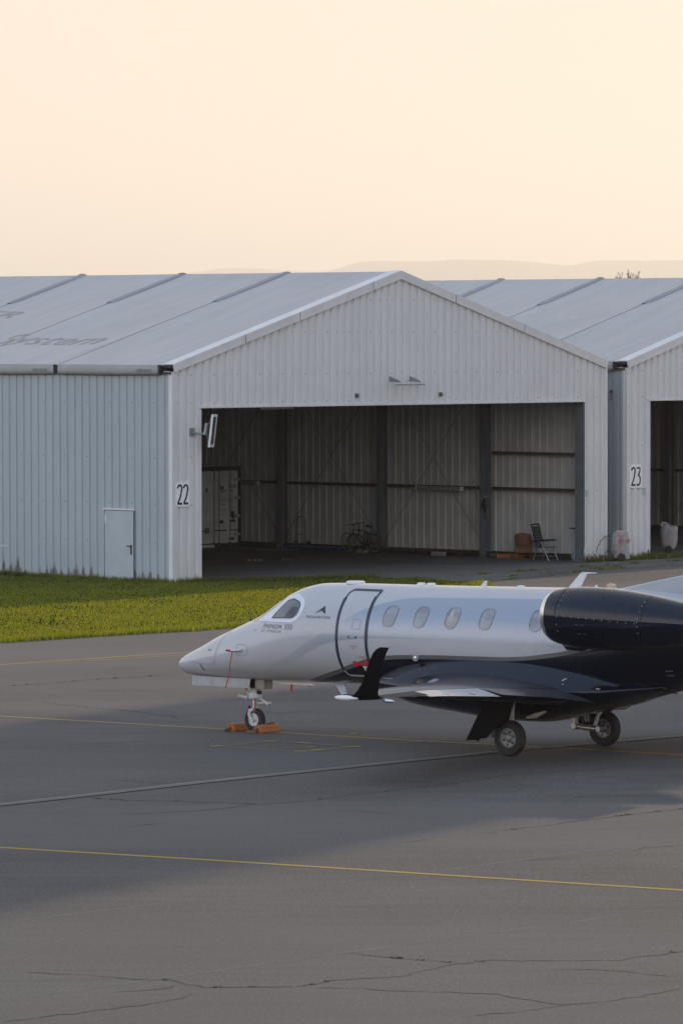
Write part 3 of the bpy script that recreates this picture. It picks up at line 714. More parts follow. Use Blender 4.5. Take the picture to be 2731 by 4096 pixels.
def band(path,wd,off=.006,closed=False,side=1,sub=2):
    P=dens(path,.04,closed); rows=[]
    for a,b in stroke2d(P,wd,closed):
        rows.append([onskin(*(a.lerp(b,k/sub)),off,side) for k in range(sub+1)])
    m=MB(); m.grid(rows,close_v=closed); return m
def skin_text(body,a0,z0,capw,mat,**k):
    off=k.pop('off',.005)
    vs,fs=text_mesh(body,1,**k); x0=min(x for x,_ in vs); W=max(x for x,_ in vs)-x0; sc=capw/W
    return MB().add([onskin(a0+(x-x0)*sc,z0+y*sc,off) for x,y in vs],fs).build('lettering',mat,jet)

# livery: white, a silver swoosh along the windows, black belly and tail behind a grey line
def livery():
    m,t,b=newmat('jet_livery'); o=t.coord(); s=t.sep(o); a,z=s[0],s[2]
    zb=t.curve(a,[(-2,.7),(1.0,.80),(1.667,1.0),(2.03,1.10),(2.575,1.245),(3.234,1.44),(3.858,1.56),(4.77,1.61),(5.93,1.635),(6.78,1.656),(7.63,1.75),(8.19,1.85),(8.7,1.96),(9.3,2.3),(10,2.42),(14,2.42)],-2,14,.5,3)
    zt=t.curve(a,[(-2,1.0),(.5,1.10),(.87,1.25),(1.42,1.507),(2.09,1.86),(2.64,2.136),(3.0,2.334),(3.47,2.535),(3.83,2.63),(4.3,2.70),(5.35,2.735),(7.35,2.775),(14,2.8)],-2,14,.5,3)
    zs=t.curve(a,[(-2,1.0),(.5,1.11),(.81,1.245),(1.48,1.40),(2.09,1.66),(2.58,1.83),(3.29,1.93),(4.18,1.965),(8,2.0),(14,2.0)],-2,14,.5,3)
    step=lambda x,e,w_=.004: t.ramp(t.math('SUBTRACT',x,e),-w_,w_)
    silver=t.math('MULTIPLY',t.math('SUBTRACT',1,step(z,zt)),t.ramp(t.math('SUBTRACT',z,zs),-.004,.004))
    silver=t.math('MULTIPLY',silver,t.ramp(a,1.1,3.6,.25,1))
    white=(.475,.48,.49)
    n=t.noise(t.mapping(o,(1,3,3)),1.2,4,.5)
    c=t.mix(t.ramp(n,.3,.7),white,tuple(x*.95 for x in white))
    c=t.mix(silver,c,(.33,.365,.42))
    gl=t.math('SUBTRACT',1,step(z,t.math('ADD',zb,.075)))
    c=t.mix(gl,c,(.13,.13,.135))
    bl=t.math('SUBTRACT',1,step(z,zb))
    c=t.mix(bl,c,(.003,.0055,.015))
    # grime under the nose
    gr=t.math('MULTIPLY',t.ramp(z,.98,1.12,1,0),t.ramp(t.noise(t.mapping(o,(2,8,8)),1,4,.7),.42,.7))
    c=t.mix(t.math('MULTIPLY',gr,.35),c,(.16,.14,.11))
    t.link(c,b.inputs['Base Color']); b.inputs['Roughness'].default_value=.28
    t.link(t.math('MULTIPLY',silver,.3),b.inputs['Metallic'])
    b.inputs['Coat Weight'].default_value=.85; b.inputs['Coat Roughness'].default_value=.03; b.inputs['Specular IOR Level'].default_value=.1
    return m
LIV=livery()
JBLK=M('jet_black',(.003,.0055,.015),.25,var=.05,coat=.75,spec=.05); JWHT=M('jet_white',(.74,.735,.72),.28,var=.03,scale=2,coat=1.)
JGRY=M('wing_grey',(.42,.43,.44),.16,var=.05,scale=2,coat=1.); UNDER=M('wing_underside',(.36,.34,.31),.45,var=.1,scale=2)
CHROME=M('polished_metal',(.80,.79,.77),.12,metal=1.,var=.05,scale=4); ALU=M('aluminium',(.55,.55,.54),.35,metal=.8,var=.12,scale=12)
GLASS=M('cockpit_glass',(.075,.082,.082),.04,var=.1,spec=.9,coat=1.); PANE=None
RUB=M('tyre_rubber',(.022,.022,.023),.75,var=.2,scale=20); BLKP=M('gear_black',(.015,.015,.017),.4); GWHT=M('gear_white',(.55,.55,.54),.35,var=.08,scale=18,coat=.3)
REDT=M('red_tag',(.36,.022,.03),.65,var=.2,scale=20); REDP=M('red_placard',(.50,.03,.035),.5); NAVY=M('navy_ink',(.025,.03,.05),.4,var=.1); GREYI=M('grey_placard',(.20,.20,.21),.45)
SEAM=M('panel_gap',(.26,.26,.265),.6)
# fuselage
sta=[]; a=-1.835
while a<13.7:
    sta.append(a); a+=(.012 if a<-1.78 else .03 if a<-1.4 else .07 if a<3 else .12)
sta.append(13.7)
rows=[[(lambda p:(p.x,-p.y,p.z))(skin(a,2*PI*k/72)) for k in range(72)] for a in sta]
m=MB(); m.grid(rows,close_u=True); m.f.append(tuple(range(72))); k=(len(sta)-1)*72; m.f.append(tuple(k+i for i in range(72)))
fus=m.build('fuselage',LIV,jet,smooth='all')
# door: its own skin, dark rubber outline
D=rounded([(2.735,1.255),(3.42,1.255),(3.42,2.80),(2.735,2.80)],[.16,.03,.03,.09])
dbody=patch(D,.006,8).build('door',LIV,jet,smooth='all')
DS=[(2.735,1.31),(2.735,2.70)]
b=band([(2.73,1.29),(2.73,2.66)],.065,.009); b.build('door_seal',NAVY,jet,smooth='all')
band([(3.43,1.44),(3.43,2.70)],.065,.009).build('door_seal',NAVY,jet,smooth='all')
band(rounded([(2.73,2.60),(2.735,2.80),(3.46,2.80),(3.43,2.62)],[0,.10,.03,0]),.035,.010).build('door_seal',NAVY,jet,smooth='all')
band(rounded([(2.735,1.31),(2.79,1.225),(3.44,1.225)],[0,.12,0]),.03,.010).build('door_sill',GWHT,jet,smooth='all')
for x,z in ((3.02,1.955),(3.19,1.955)):
    p=onskin(x,z,.012); MB().ball(p,.024,10,6,(.7,.5,1)).build('lock_stud',BLKP,dbody)
p,q=onskin(3.02,1.955,.02),onskin(3.19,1.955,.02); MB().tube([p,q],.006,6).build('lock_rod',ALU,dbody)
band(rounded([(3.09,2.10),(3.28,2.10),(3.28,2.28),(3.09,2.28)],.04),.008,.009,closed=True).build('hatch_outline',SEAM,dbody)
# red handle placard
m=patch([(3.085+.058*math.cos(k*PI/8),1.455+.058*math.sin(k*PI/8)) for k in range(16)],.010,2); q=patch([(3.10,1.43),(3.40,1.425),(3.40,1.475),(3.10,1.485)],.010,3); m.add(q.v,q.f); m.build('door_handle',REDP,dbody)
band([(3.37,1.56),(3.405,1.47),(3.41,1.38)],.028,.013).build('arrow',REDP,dbody)
patch([(3.25,1.30),(3.415,1.30),(3.415,1.42),(3.235,1.42)],.008,2).build('placard',JWHT,dbody)
skin_text('AUSGANG',3.04,1.775,.175,REDP,off=.011); skin_text('EXIT',3.095,1.73,.075,REDP,off=.011)
skin_text('SCHLIESEN',3.19,1.575,.19,REDP,off=.011); skin_text('CLOSE',3.265,1.525,.125,REDP,off=.011,bold=.01)
skin_text('OFFNEN',3.275,1.37,.12,REDP,off=.014); skin_text('OPEN',3.31,1.325,.09,REDP,off=.014,bold=.01)
# lettering and emblem
skin_text('PHENOM',.80,2.03,.53,NAVY,shear=.18,bold=-.006,spacing=1.12)
skin_text('300',1.40,2.025,.22,GREYI,bold=-.008)
skin_text('BY EMBRAER',.79,1.96,.54,GREYI,shear=.15,spacing=1.5)
skin_text('PADAVIATION',1.93,2.262,.60,NAVY,shear=.22,spacing=1.25)
patch([(2.13,2.345),(2.33,2.50),(2.40,2.345),(2.32,2.435)],.005,1).build('emblem',NAVY,jet)
# cockpit windows
cw=[(.50,2.15),(1.62,2.165),(1.80,2.29),(1.82,2.50),(1.74,2.595),(1.47,2.69),(1.22,2.62),(.90,2.38)]
for side in (1,-1):
    f_=patch(rounded(cw,[.03,.10,.10,.08,.10,.05,.05,.05],4),.006,6,side).build('window_frame',M('window_frame_paint',(.68,.71,.75),.3,var=.04,coat=.8),jet,smooth='all')
    pw=[(1.00,2.225),(1.58,2.245),(1.69,2.33),(1.70,2.49),(1.63,2.545),(1.42,2.59),(1.27,2.545)]
    patch(rounded(pw,[.015,.05,.06,.05,.05,.03,.02],4),.010,5,side).build('cockpit_pane',GLASS,f_,smooth='all')
    patch([(1.36,2.26),(1.585,2.262),(1.64,2.34),(1.655,2.43),(1.60,2.455),(1.48,2.44),(1.44,2.38)],.0125,3,side).build('seat_glimpse',M('seat_dark',(.022,.02,.024),.4,coat=.6),f_,smooth='all')
    band(rounded(pw,[.015,.05,.06,.05,.05,.03,.02],4),.018,.011,True,side).build('pane_gasket',BLKP,f_,smooth='all')
    rv=MB()
    for k,(x,z) in enumerate(dens(rounded([(.66,2.185),(1.60,2.205),(1.745,2.31),(1.765,2.50),(1.69,2.57),(1.46,2.64),(1.24,2.58),(.94,2.36)],.05,2),.055)):
        rv.ball(onskin(x,z,.007,side),.0065,5,3)
    rv.build('frame_rivets',ALU,f_)
def wpatch(c,side): # front windscreen panels by angle
    rows=[]
    for i in range(9):
        a=c[0]+(c[1]-c[0])*i/8; rows.append([])
        for j in range(9):
            p=PI/2-(c[2]+(c[3]-c[2])*j/8); q=skin(a,p); rows[-1].append((q.x,-q.y*side,q.z+.008))
    return MB().grid(rows)
for side in (1,-1): wpatch((.30,1.0,.04,.62),side).build('windscreen',GLASS,jet,smooth='all')
# cabin windows with drawn pale blinds behind glossy glass
def pane_mat():
    m,t,b=newmat('cabin_window_glass'); o=t.coord(); s=t.sep(o)
    n=t.noise(t.mapping(o,(1.5,1,7)),1,3,.5)
    c=t.mix(t.ramp(n,.35,.65),(.22,.225,.235),(.31,.315,.325))
    t.link(c,b.inputs['Base Color']); b.inputs['Roughness'].default_value=.12; b.inputs['Coat Weight'].default_value=1; b.inputs['Coat Roughness'].default_value=.02
    return m
PANE=pane_mat()
def win(ac_,zc_): 
    w_,h_=.138,.182
    return rounded([(ac_-w_-.015,zc_-h_),(ac_+w_-.045,zc_-h_),(ac_+w_,zc_+h_*.3),(ac_+w_,zc_+h_),(ac_-w_+.035,zc_+h_),(ac_-w_-.015,zc_+h_*.1)],[.10,.13,.10,.07,.13,.12],4)
for k,(ac_,zc_) in enumerate([(3.955,2.355),(4.675,2.365),(5.405,2.372),(6.19,2.38),(7.33,2.392)]):
    for side in (1,-1):
        W_=win(ac_,zc_)
        patch([(x-.016,z+.012) for x,z in W_],.0052,3,side).build('window_recess_shade',M('recess_shade_paint',(.035,.037,.045),.5),jet,smooth='all')  # dark patch set up and forward, painting the recess shade round the pane
        fr_=band(W_,.010,.0075,True,side).build('window_frame',M('window_rim',(.26,.27,.29),.35,var=.1),jet,smooth='all')
        patch(W_,.006,4,side).build('window_pane',PANE,fr_,smooth='all')
        if k==2 and side==1:
            patch([(ac_-.13,zc_-.08),(ac_-.09,zc_-.14),(ac_-.01,zc_-.13),(ac_+.02,zc_-.04),(ac_+.0,zc_+.08),(ac_-.035,zc_+.16),(ac_-.09,zc_+.05)],.008,2).build('seat_glimpse',M('cream_seat',(.46,.42,.36),.6),fr_)
# nose details
band([(-.55,1.24),(-.50,1.5),(-.40,1.82),(-.30,2.0)],.010,.004).build('radome_joint',SEAM,jet)
band(rounded([(-1.30,1.30),(-.62,1.27),(-.53,1.36)],[0,.1,0]),.007,.004).build('panel_line',SEAM,jet)
band([(-.98,1.27),(-.91,1.135)],.022,.008).build('nose_vane',BLKP,jet)
patch([(-.76,1.535),(-.66,1.535),(-.66,1.565),(-.76,1.565)],.006,1).build('vent',M('vent_grey',(.22,.22,.2),.5),jet)
band(rounded([(.12,1.49),(.42,1.49),(.42,1.70),(.12,1.70)],.08),.010,.005,True).build('panel_line',SEAM,jet)
p=Vector(onskin(.27,1.59,.0)); 
m=MB(); m.tube([p,p+Vector((-.02,-.06,0)),p+Vector((-.15,-.075,-.01)),p+Vector((-.25,-.075,-.01))],[.03,.024,.02,.012],8); m.build('pitot_probe',ALU,jet)
p=Vector(onskin(-.08,2.12,0)); MB().tube([p,p+Vector((.04,-.03,.09))],[.018,.012],6).build('ice_probe',BLKP,jet)
for x,z in ((.55,1.96),(-.30,1.87),(.52,1.30),(-.20,1.32)): patch([(x,z),(x+.03,z+.005),(x+.035,z+.03),(x+.005,z+.025)],.005,1).build('stain_mark',M('yellow_stain',(.45,.38,.16),.6),jet)
p=Vector(onskin(4.574,1.64,.006)); m=MB(); m.lathe([(.075,0),(.075,.010),(.03,.012)],p,(0,-1,.1),16); q=m.build('fuel_cap',GREYI,jet); MB().lathe([(.02,0),(.018,.01)],p+Vector((0,-.012,0)),(0,-1,.1),10).build('cap_lock',CHROME,q)
# aerials on the roof
def disc(a0,a1,h,w_): 
    c=(a0+a1)/2; z=TF(c); MB().lathe([((a1-a0)/2,0),((a1-a0)/2*1.0,h*.55),((a1-a0)/2*.8,h),(0.001,h*1.05)],(c,0,z-.012),(0,0,1),20,False).build('roof_aerial',JWHT,jet,smooth=True)
disc(2.29,2.655,.055,0); disc(3.96,4.13,.05,0); disc(4.19,4.365,.05,0); disc(6.28,6.43,.035,0)
def blade(pts,th,mat=JWHT): return MB().prism([(a,-th/2,z) for a,z in pts],(0,th,0)).build('blade_aerial',mat,jet,bevel=.004)
blade([(5.42,2.93),(5.56,2.93),(5.58,3.035),(5.53,3.035)],.02); blade([(7.42,2.95),(7.68,2.95),(7.86,3.235),(8.06,3.245),(8.06,3.258),(7.79,3.262),(7.72,3.245)],.035); blade([(8.02,2.97),(8.09,2.97),(8.08,3.035),(8.04,3.035)],.02)
m=MB(); m.lathe([(.10,0),(.10,.02),(.075,.03),(.085,.055),(.07,.085),(.001,.095)],(8.39,0,2.98),(0,0,1),16,False)
bg_,bt,bb=newmat('beacon_glass'); bb.inputs['Transmission Weight'].default_value=.7; bb.inputs['Base Color'].default_value=(.95,.80,.62,1); bb.inputs['Roughness'].default_value=.15
m.build('beacon',bg_,jet,smooth=True)
# belly aerial, drain mast
MB().prism([(1.93,-.015,1.04),(2.20,-.015,1.03),(2.29,-.012,.76),(2.17,-.012,.755)],(0,.028,0)).build('blade_aerial',M('aerial_pale_blue',(.55,.62,.70),.4),jet,bevel=.003)
# belly fairing
FZT=pchip([(3.0,1.20),(3.6,1.36),(4.4,1.50),(5.3,1.58),(6.5,1.60),(7.2,1.59),(8.1,1.54),(9.0,1.45),(9.85,1.36)])
FZB=pchip([(3.0,1.0),(3.6,.90),(4.4,.70),(5.3,.615),(5.88,.56),(6.5,.525),(7.1,.535),(7.6,.64),(8.15,.76),(8.7,.875),(9.25,1.04),(9.85,1.22)])
FW=pchip([(3.0,.45),(3.6,.80),(4.4,1.04),(5.3,1.17),(6.5,1.22),(7.2,1.20),(8.1,1.08),(9.0,.84),(9.85,.45)])
rows=[]
for i in range(56):
    a=3.0+6.85*i/55; zt_,zb_,w_=FZT(a),FZB(a),FW(a); c=zb_+(zt_-zb_)*.52; ht_=(zt_-c)/.46
    row=[]
    for k in range(64):
        p=2*PI*k/64; cs,sn=math.cos(p),math.sin(p); n=1.5 if sn>0 else .86
        row.append((a,-w_*math.copysign(abs(cs)**n,cs),c+(ht_ if sn>0 else c-zb_)*math.copysign(abs(sn)**n,sn)))
    rows.append(row)
m=MB(); m.grid(rows,close_u=True); m.f+= [tuple(range(64)),tuple(55*64+i for i in range(64))]
m.build('belly_fairing',JBLK,jet,smooth='all')
# wings
def foil(n=15,t=.11,c=.02):
    """closed airfoil, trailing edge -> upper -> nose -> lower"""
    up=[];lo=[]
    for i in range(n):
        x=(1-math.cos(PI*i/(n-1)))/2
        th=5*t*(.2969*x**.5-.126*x-.3516*x*x+.2843*x**3-.1036*x**4)
        cm=c*4*x*(1-x); up.append((x,cm+th)); lo.append((x,cm-th))
    return up,lo
WSEC=[(.70,4.50,9.05,1.16,1.0,.085),(1.0,4.56,9.0,1.18,1.03,.088),(1.25,5.05,8.99,1.19,1.06,.10),(1.6,5.55,8.98,1.20,1.10,.11),(2.5,6.06,9.02,1.205,1.215,.11),(4.3,6.9,9.16,1.30,1.375,.105),(6.0,7.68,9.31,1.405,1.475,.10),(7.55,8.36,9.42,1.455,1.51,.095),(7.72,8.46,9.43,1.465,1.515,.09)]
def wsec(l):
    for p,q in zip(WSEC[:-1],WSEC[1:]):
        if p[0]<=l<=q[0]:
            t=(l-p[0])/(q[0]-p[0]); return [x+(y-x)*t for x,y in zip(p,q)]
    return list(WSEC[-1])
def wring(l,side,x0=0,x1=1,defl=0,n=17,grow=0):
    _,le,te,zl,zt_,th=wsec(l); ch=te-le; up,lo=foil(n,th); 
    def at(arr,x):
        for (xa,za),(xb,zb_) in zip(arr[:-1],arr[1:]):
            if xa<=x<=xb: return za+(zb_-za)*(x-xa)/max(xb-xa,1e-9)
        return arr[-1][1]
    xs=[x0+(x1-x0)*(1-math.cos(PI*i/(n-1)))/2 for i in range(n)]
    pts=[(x,at(up,x)) for x in reversed(xs)]+[(x,at(lo,x)) for x in xs]
    if defl:
        zh=at(lo,x0)*.5; pts=[(x0+(x-x0)*math.cos(defl)+(z-zh)*math.sin(defl),zh-(x-x0)*math.sin(defl)+(z-zh)*math.cos(defl)) for x,z in pts]
    return [(le+ch*x,-l*side,zl+(zt_-zl)*x+ch*z) for x,z in pts]
def span(l0,l1,n): return [l0+(l1-l0)*i/n for i in range(n+1)]
def wing_mat():
    m,t,b=newmat('wing_paint'); o=t.coord(); ge=t.add('ShaderNodeNewGeometry'); nz=t.sep(ge.outputs['Normal'])[2]
    n=t.noise(t.mapping(o,(2,6,2)),1,4,.6)
    c=t.mix(t.ramp(n,.3,.7),(.008,.010,.018),(.012,.014,.024))
    t.link(c,b.inputs['Base Color']); b.inputs['Roughness'].default_value=.3; b.inputs['Specular IOR Level'].default_value=.1; b.inputs['Coat Weight'].default_value=.5; b.inputs['Coat Roughness'].default_value=.06
    return m
WP=wing_mat()
for side in (1,-1):
    ls=[.70,.85,1.0,1.12,1.25,1.42,1.6,2.0,2.4]+span(2.4,7.72,14)[1:]
    m=MB(); rws=[wring(l,side,0,.765) for l in ls]; m.grid(rws,close_u=True); n_=len(rws[0]); m.f+=[tuple(range(n_)),tuple((len(rws)-1)*n_+i for i in range(n_))]
    wing=m.build('wing',WP,jet,smooth=True)
    m=MB(); rws=[wring(l,side,.0,.055) for l in ls[5:]]
    rws=[[(x-.004,y,z) for x,y,z in r] for r in rws]; m.grid(rws,close_u=True); m.build('leading_edge',M('leading_edge_metal',(.45,.45,.46),.4,metal=.8),wing,smooth=True)
    for nm,l0,l1,df in (('flap',1.28,4.17,.03),('aileron',4.21,6.40,.10),('trailing_edge_tip',6.44,7.72,0)):
        m=MB(); rws=[wring(l,side,.775,1,df,11) for l in span(l0,l1,8)]; m.grid(rws,close_u=True); n_=len(rws[0]); m.f+=[tuple(range(n_)),tuple(8*n_+i for i in range(n_))]
        fl=m.build(nm,M('flap_grey',(.34,.35,.35),.3,var=.06,scale=3,coat=.5) if nm=='aileron' else (M('tip_black',(.006,.006,.008),.55,spec=.2) if nm=='trailing_edge_tip' else WP),wing,smooth=True)
    for l in (2.2,3.5,4.65,5.9): # flap track fairings, slim teardrops under the wing
        _,le,te,zl,zt_,th=wsec(l); ch=te-le
        MB().tube([(le+ch*.60,-l*side,zt_-.10),(le+ch*.75,-l*side,zt_-.10),(te-.12,-l*side,zt_-.09),(te+.03,-l*side,zt_-.055)],[.02,.045,.04,.008],10).build('flap_track_fairing',WP,wing,smooth=True)
    # winglet, blended
    sec=[(7.72,8.46,9.43,1.49,.10),(7.80,8.66,9.41,1.492,.085),(7.85,8.82,9.40,1.515,.075),(7.88,8.95,9.41,1.60,.07),(7.91,9.08,9.455,1.735,.065),(7.94,9.185,9.52,1.93,.06),(7.97,9.295,9.595,2.135,.055),(7.99,9.40,9.68,2.28,.05),(8.0,9.475,9.725,2.34,.045),(8.003,9.56,9.744,2.372,.035)]
    rws=[]
    for i,(l,le,te,z,th) in enumerate(sec):
        up,lo=foil(13,th,0); ch=te-le; k=min(1,i/3.0); an=k*R(82)
        rws.append([(le+ch*x,-(l-ch*zz*math.sin(an))*side,z+ch*zz*math.cos(an)) for x,zz in list(reversed(up))+lo])
    m=MB(); m.grid(rws,close_u=True); n_=len(rws[0]); m.f+=[tuple((len(rws)-1)*n_+i for i in range(n_))]
    wl=m.build('winglet',M('winglet_black',(.003,.003,.004),.5,var=.1,spec=.08),jet,smooth=True)
    # wing-tip light pod
    m=MB(); m.tube([(8.40,-7.79*side,1.475),(8.45,-7.80*side,1.475),(8.56,-7.82*side,1.477),(8.72,-7.83*side,1.48),(8.95,-7.85*side,1.485)],[.004,.03,.043,.045,.02],12)
    pod=m.build('wing_tip_pod',JWHT,jet,smooth=True)
    MB().tube([(9.44,-7.75*side,1.463),(9.60,-7.76*side,1.462),(9.66,-7.76*side,1.462)],[.035,.03,.008],8).build('tail_light',CHROME,jet,smooth=True)
    MB().tube([(9.52,-7.9*side,1.86),(9.72,-7.9*side,1.85)],.004,5).build('static_wick',ALU,jet)
    for l in (5.2,6.0,6.8,7.4):
        _,le,te,zl,zt_,th=wsec(l); MB().tube([(te-.02,-l*side,zt_),(te+.13,-l*side,zt_-.01)],.004,5).build('static_wick',BLKP,wing)
# engines
NAC=[(0,.335),(.015,.37),(.05,.405),(.12,.445),(.25,.483),(.45,.513),(.75,.533),(1.0,.538),(1.4,.53),(1.8,.503),(2.2,.46),(2.6,.405),(2.95,.35),(3.25,.30),(3.42,.272)]
for side in (1,-1):
    c=Vector((8.30,-1.66*side,2.585)); ax=(1,0,-.0)
    def nrow(h,r): # slightly fuller below
        return [(c.x+h,c.y+math.cos(2*PI*k/48)*r,c.z-.018*h+math.sin(2*PI*k/48)*r*(1.0 if math.sin(2*PI*k/48)>0 else 1.05)) for k in range(48)]
    m=MB(); m.grid([nrow(h,r) for h,r in [(.17,.462)]+NAC[4:]],close_u=True); eng=m.build('engine_nacelle',JBLK,jet,smooth='all')
    m=MB(); m.grid([nrow(h,r) for h,r in [(.5,.30),(.25,.31),(.08,.32)]+NAC[:4]+[(.17,.462)]],close_u=True); m.build('intake_lip',M('lip_metal',(.70,.69,.67),.3,metal=1.,var=.05),eng,smooth='all')
    m=MB(); m.grid([nrow(.5,.30),nrow(.52,.02)],close_u=True); m.build('fan_face',BLKP,eng)
    m=MB(); m.grid([nrow(3.42,.272),nrow(3.5,.25),nrow(3.5,.22),nrow(3.3,.2)],close_u=True); m.build('exhaust_pipe',ALU,eng,smooth='all')
    m=MB(); m.grid([nrow(3.44,.262),nrow(3.45,.285),nrow(3.56,.28),nrow(3.58,.01)],close_u=True); m.build('exhaust_cover',REDT,eng,smooth='all')
    # access hatch screws and seams
    def screw(q): MB().ball(q,.008,6,4).build('screw',ALU,eng)
    def nsurf(h,ang,off=.004):
        r=[q for q in NAC]; 
        for (ha,ra),(hb,rb) in zip(NAC[:-1],NAC[1:]):
            if ha<=h<=hb: rr=ra+(rb-ra)*(h-ha)/(hb-ha)
        s=math.sin(ang); return (c.x+h,c.y-side*math.cos(ang)*(rr+off),c.z-.018*h+s*(rr+off)*(1 if s>0 else 1.05))
    if side==1:
        for k in range(11): screw(nsurf(.50+.165*k,.075-.012*k))
        for an in (-.45,-.22,.02,.22,.42,.62,.82,1.05): screw(nsurf(.50+.05*max(0,an),an))
        for an in (-.4,-.15,.0,.16,.42,.66,.86): screw(nsurf(2.2+.06*max(0,an),an))
        for hh,an in ((.92,-.2),(1.04,-.2),(.94,-.5),(1.06,-.5)):
            m=MB(); m.add([nsurf(hh,an),nsurf(hh+.06,an),nsurf(hh+.06,an+.025),nsurf(hh,an+.025)],[(0,1,2,3)]); m.build('vent',M('vent_dark_grey',(.09,.09,.095),.4),eng)
        for hh in (.46,2.27):
            m=MB(); m.grid([[nsurf(hh,-1.2+2.6*k/20,.002),nsurf(hh+.012,-1.2+2.6*k/20,.002)] for k in range(21)]); m.build('nacelle_joint',M('nacelle_gap',(.002,.002,.002),.9),eng)
    m=MB(); m.tube([(8.62,c.y-.1*side,2.10),(8.74,c.y-.1*side,2.055),(9.05,c.y-.1*side,2.045),(9.4,c.y-.1*side,2.10)],[.02,.075,.08,.02],10); m.build('chin_fairing',JBLK,eng,smooth=True)
    # pylon
    rws=[]
    for k in range(7):
        l=.55+(1.35-.55)*k/6; up,lo=foil(11,.12,0); a0,a1=8.75+.1*(1-k/6),11.0
        rws.append([(a0+(a1-a0)*x,-l*side,2.42+.08*k/6+(a1-a0)*zz) for x,zz in list(reversed(up))+lo])
    m=MB(); m.grid(rws,close_u=True); m.build('pylon',JBLK,jet,smooth=True)
# tail: dorsal fin, and a fin cut short to limit its shadow; no tailplane
def vert(secs,mat,name):
    rws=[]
    for a0,a1,z,t in secs:
        up,lo=foil(11,t,0); rws.append([(a0+(a1-a0)*x,(a1-a0)*zz,z) for x,zz in list(reversed(up))+lo])
    m=MB(); m.grid(rws,close_u=True); n_=len(rws[0]); m.f.append(tuple((len(rws)-1)*n_+i for i in range(n_))); return m.build(name,mat,jet,smooth=True)
FINP=M('fin_pale',(.42,.45,.49),.3,var=.03,scale=2,coat=1.)
MB().prism([(8.5,-.03,2.97),(9.25,-.03,3.125),(10.0,-.03,3.275),(10.9,-.03,3.37),(12.0,-.03,3.395),(12.0,-.03,2.75),(9.5,-.03,2.9)],(0,.06,0)).build('dorsal_fin',FINP,jet,bevel=.02)
vert([(10.9,13.4,2.6,.08),(11.4,13.5,3.1,.085),(11.9,13.6,3.4,.09)],FINP,'fin')
# small marks on the black fairing
MRK=M('mark_pale',(.50,.52,.53),.4)
def fskin(a,z):
    zt_,zb_,w_=FZT(a),FZB(a),FW(a); c=zb_+(zt_-zb_)*.52; h=(zt_-c)/.46; s=max(0,min(.99,(z-c)/h))**(1/1.5); return (a,-(w_*(1-s*s)**.75+.008),z+.004)
for (a0,z0),(a1,z1) in (((8.02,1.36),(8.09,1.40)),((8.06,1.30),(8.075,1.30)),((8.02,1.19),(8.06,1.12)),((8.73,1.245),(8.80,1.24))):
    MB().tube([fskin(a0,z0),fskin(a1,z1)],.012,6).build('fuel_port_mark',MRK,jet)
for z in (1.52,1.60): MB().tube([onskin(10.02,z,.004),onskin(10.16,z+.005,.004)],.010,6).build('drain_mark',M('mark_grey',(.12,.12,.125),.5),jet)
# undercarriage
def wheel(c,r,w_,hub,mat,name='wheel',holes=0,par=None):
    wh=MB(); prof=[]
    n=10
    for k in range(n+1):
        t=-PI/2+PI*k/n; prof.append((r-.30*(r-hub)*(1-math.cos(t))**1.6*1.0-(0 if abs(t)<1 else .0),math.sin(t)*w_/2))
    prof=[(hub,-w_/2*.80)]+prof+[(hub,w_/2*.80)]
    ty=wh.lathe(prof,c,(0,1,0),40,False); ty=wh.build('tyre',RUB,par,smooth=True)
    for s in (-1,1):
        MB().lathe([(hub*1.02,s*w_*.39),(hub*.93,s*w_*.41),(hub*.86,s*w_*.30),(hub*.45,s*w_*.26),(hub*.32,s*w_*.38),(hub*.22,s*w_*.40),(.001,s*w_*.40)],c,(0,1,0),32,False).build('rim',mat,ty,smooth=True)
        if holes:
            for k in range(holes):
                h=MB()
                an=2*PI*k/holes+.3; rr=hub*.66
                h.lathe([(hub*.15,s*w_*.275),(hub*.15,s*w_*.295),(.001,s*w_*.296)],Vector(c)+Vector((math.cos(an)*rr,0,math.sin(an)*rr)),(0,1,0),10,False)
                h.build('rim_hole',BLKP,ty)
    return ty
ng=MB(); 
ng.lathe([(.055,.36),(.055,.62),(.08,.63),(.13,.635),(.135,.70),(.115,.77),(.085,.80),(.075,.84),(.075,1.1)],(.01,0,0),(0,0,1),20); ng_=ng.build('nose_gear_leg',GWHT,jet,smooth=True)
wheel((0,0,.225),.225,.125,.125,GWHT,par=jet)
for s in (-1,1):
    m=MB(); m.tube([(.01,.05*s,.42),(-.055,.075*s,.40),(-.075,.085*s,.33),(-.05,.09*s,.27),(.0,.09*s,.225)],[.035,.035,.032,.03,.035],10); m.lathe([(.042,-.012),(.042,.012)],(0,.095*s,.225),(0,s,0),12); m.build('fork_arm',GWHT,jet,smooth=True)
m=MB(); m.tube([(.08,.0,.645),(.20,0,.60),(.34,0,.545)],[.03,.026,.02],8); m.tube([(.05,.0,.52),(.2,0,.56),(.34,0,.545)],[.02,.022,.018],8); m.tube([(.34,-.05,.545),(.34,.05,.545)],.028,8); m.build('torque_link',GWHT,jet,smooth=True)
m=MB(); m.tube([(-.36,-.05,.665),(-.16,-.06,.645)],.034,10); m.tube([(-.16,-.06,.645),(.02,-.07,.62)],.016,8); m.tube([(-.40,-.05,.668),(-.34,-.05,.665)],.012,6); m.lathe([(.045,-.02),(.045,.02)],(-.14,-.06,.643),(1,0,-.1),10); m.build('steering_actuator',GWHT,jet,smooth=True)
m=MB(); m.tube([(-.07,-.05,.46),(-.10,-.08,.47)],.03,8); m.build('gear_fitting',BLKP,jet,smooth=True)
m=MB(); m.tube([(.12,-.06,.75),(.20,-.06,.75)],.035,8); m.build('gear_fitting',BLKP,jet,smooth=True)
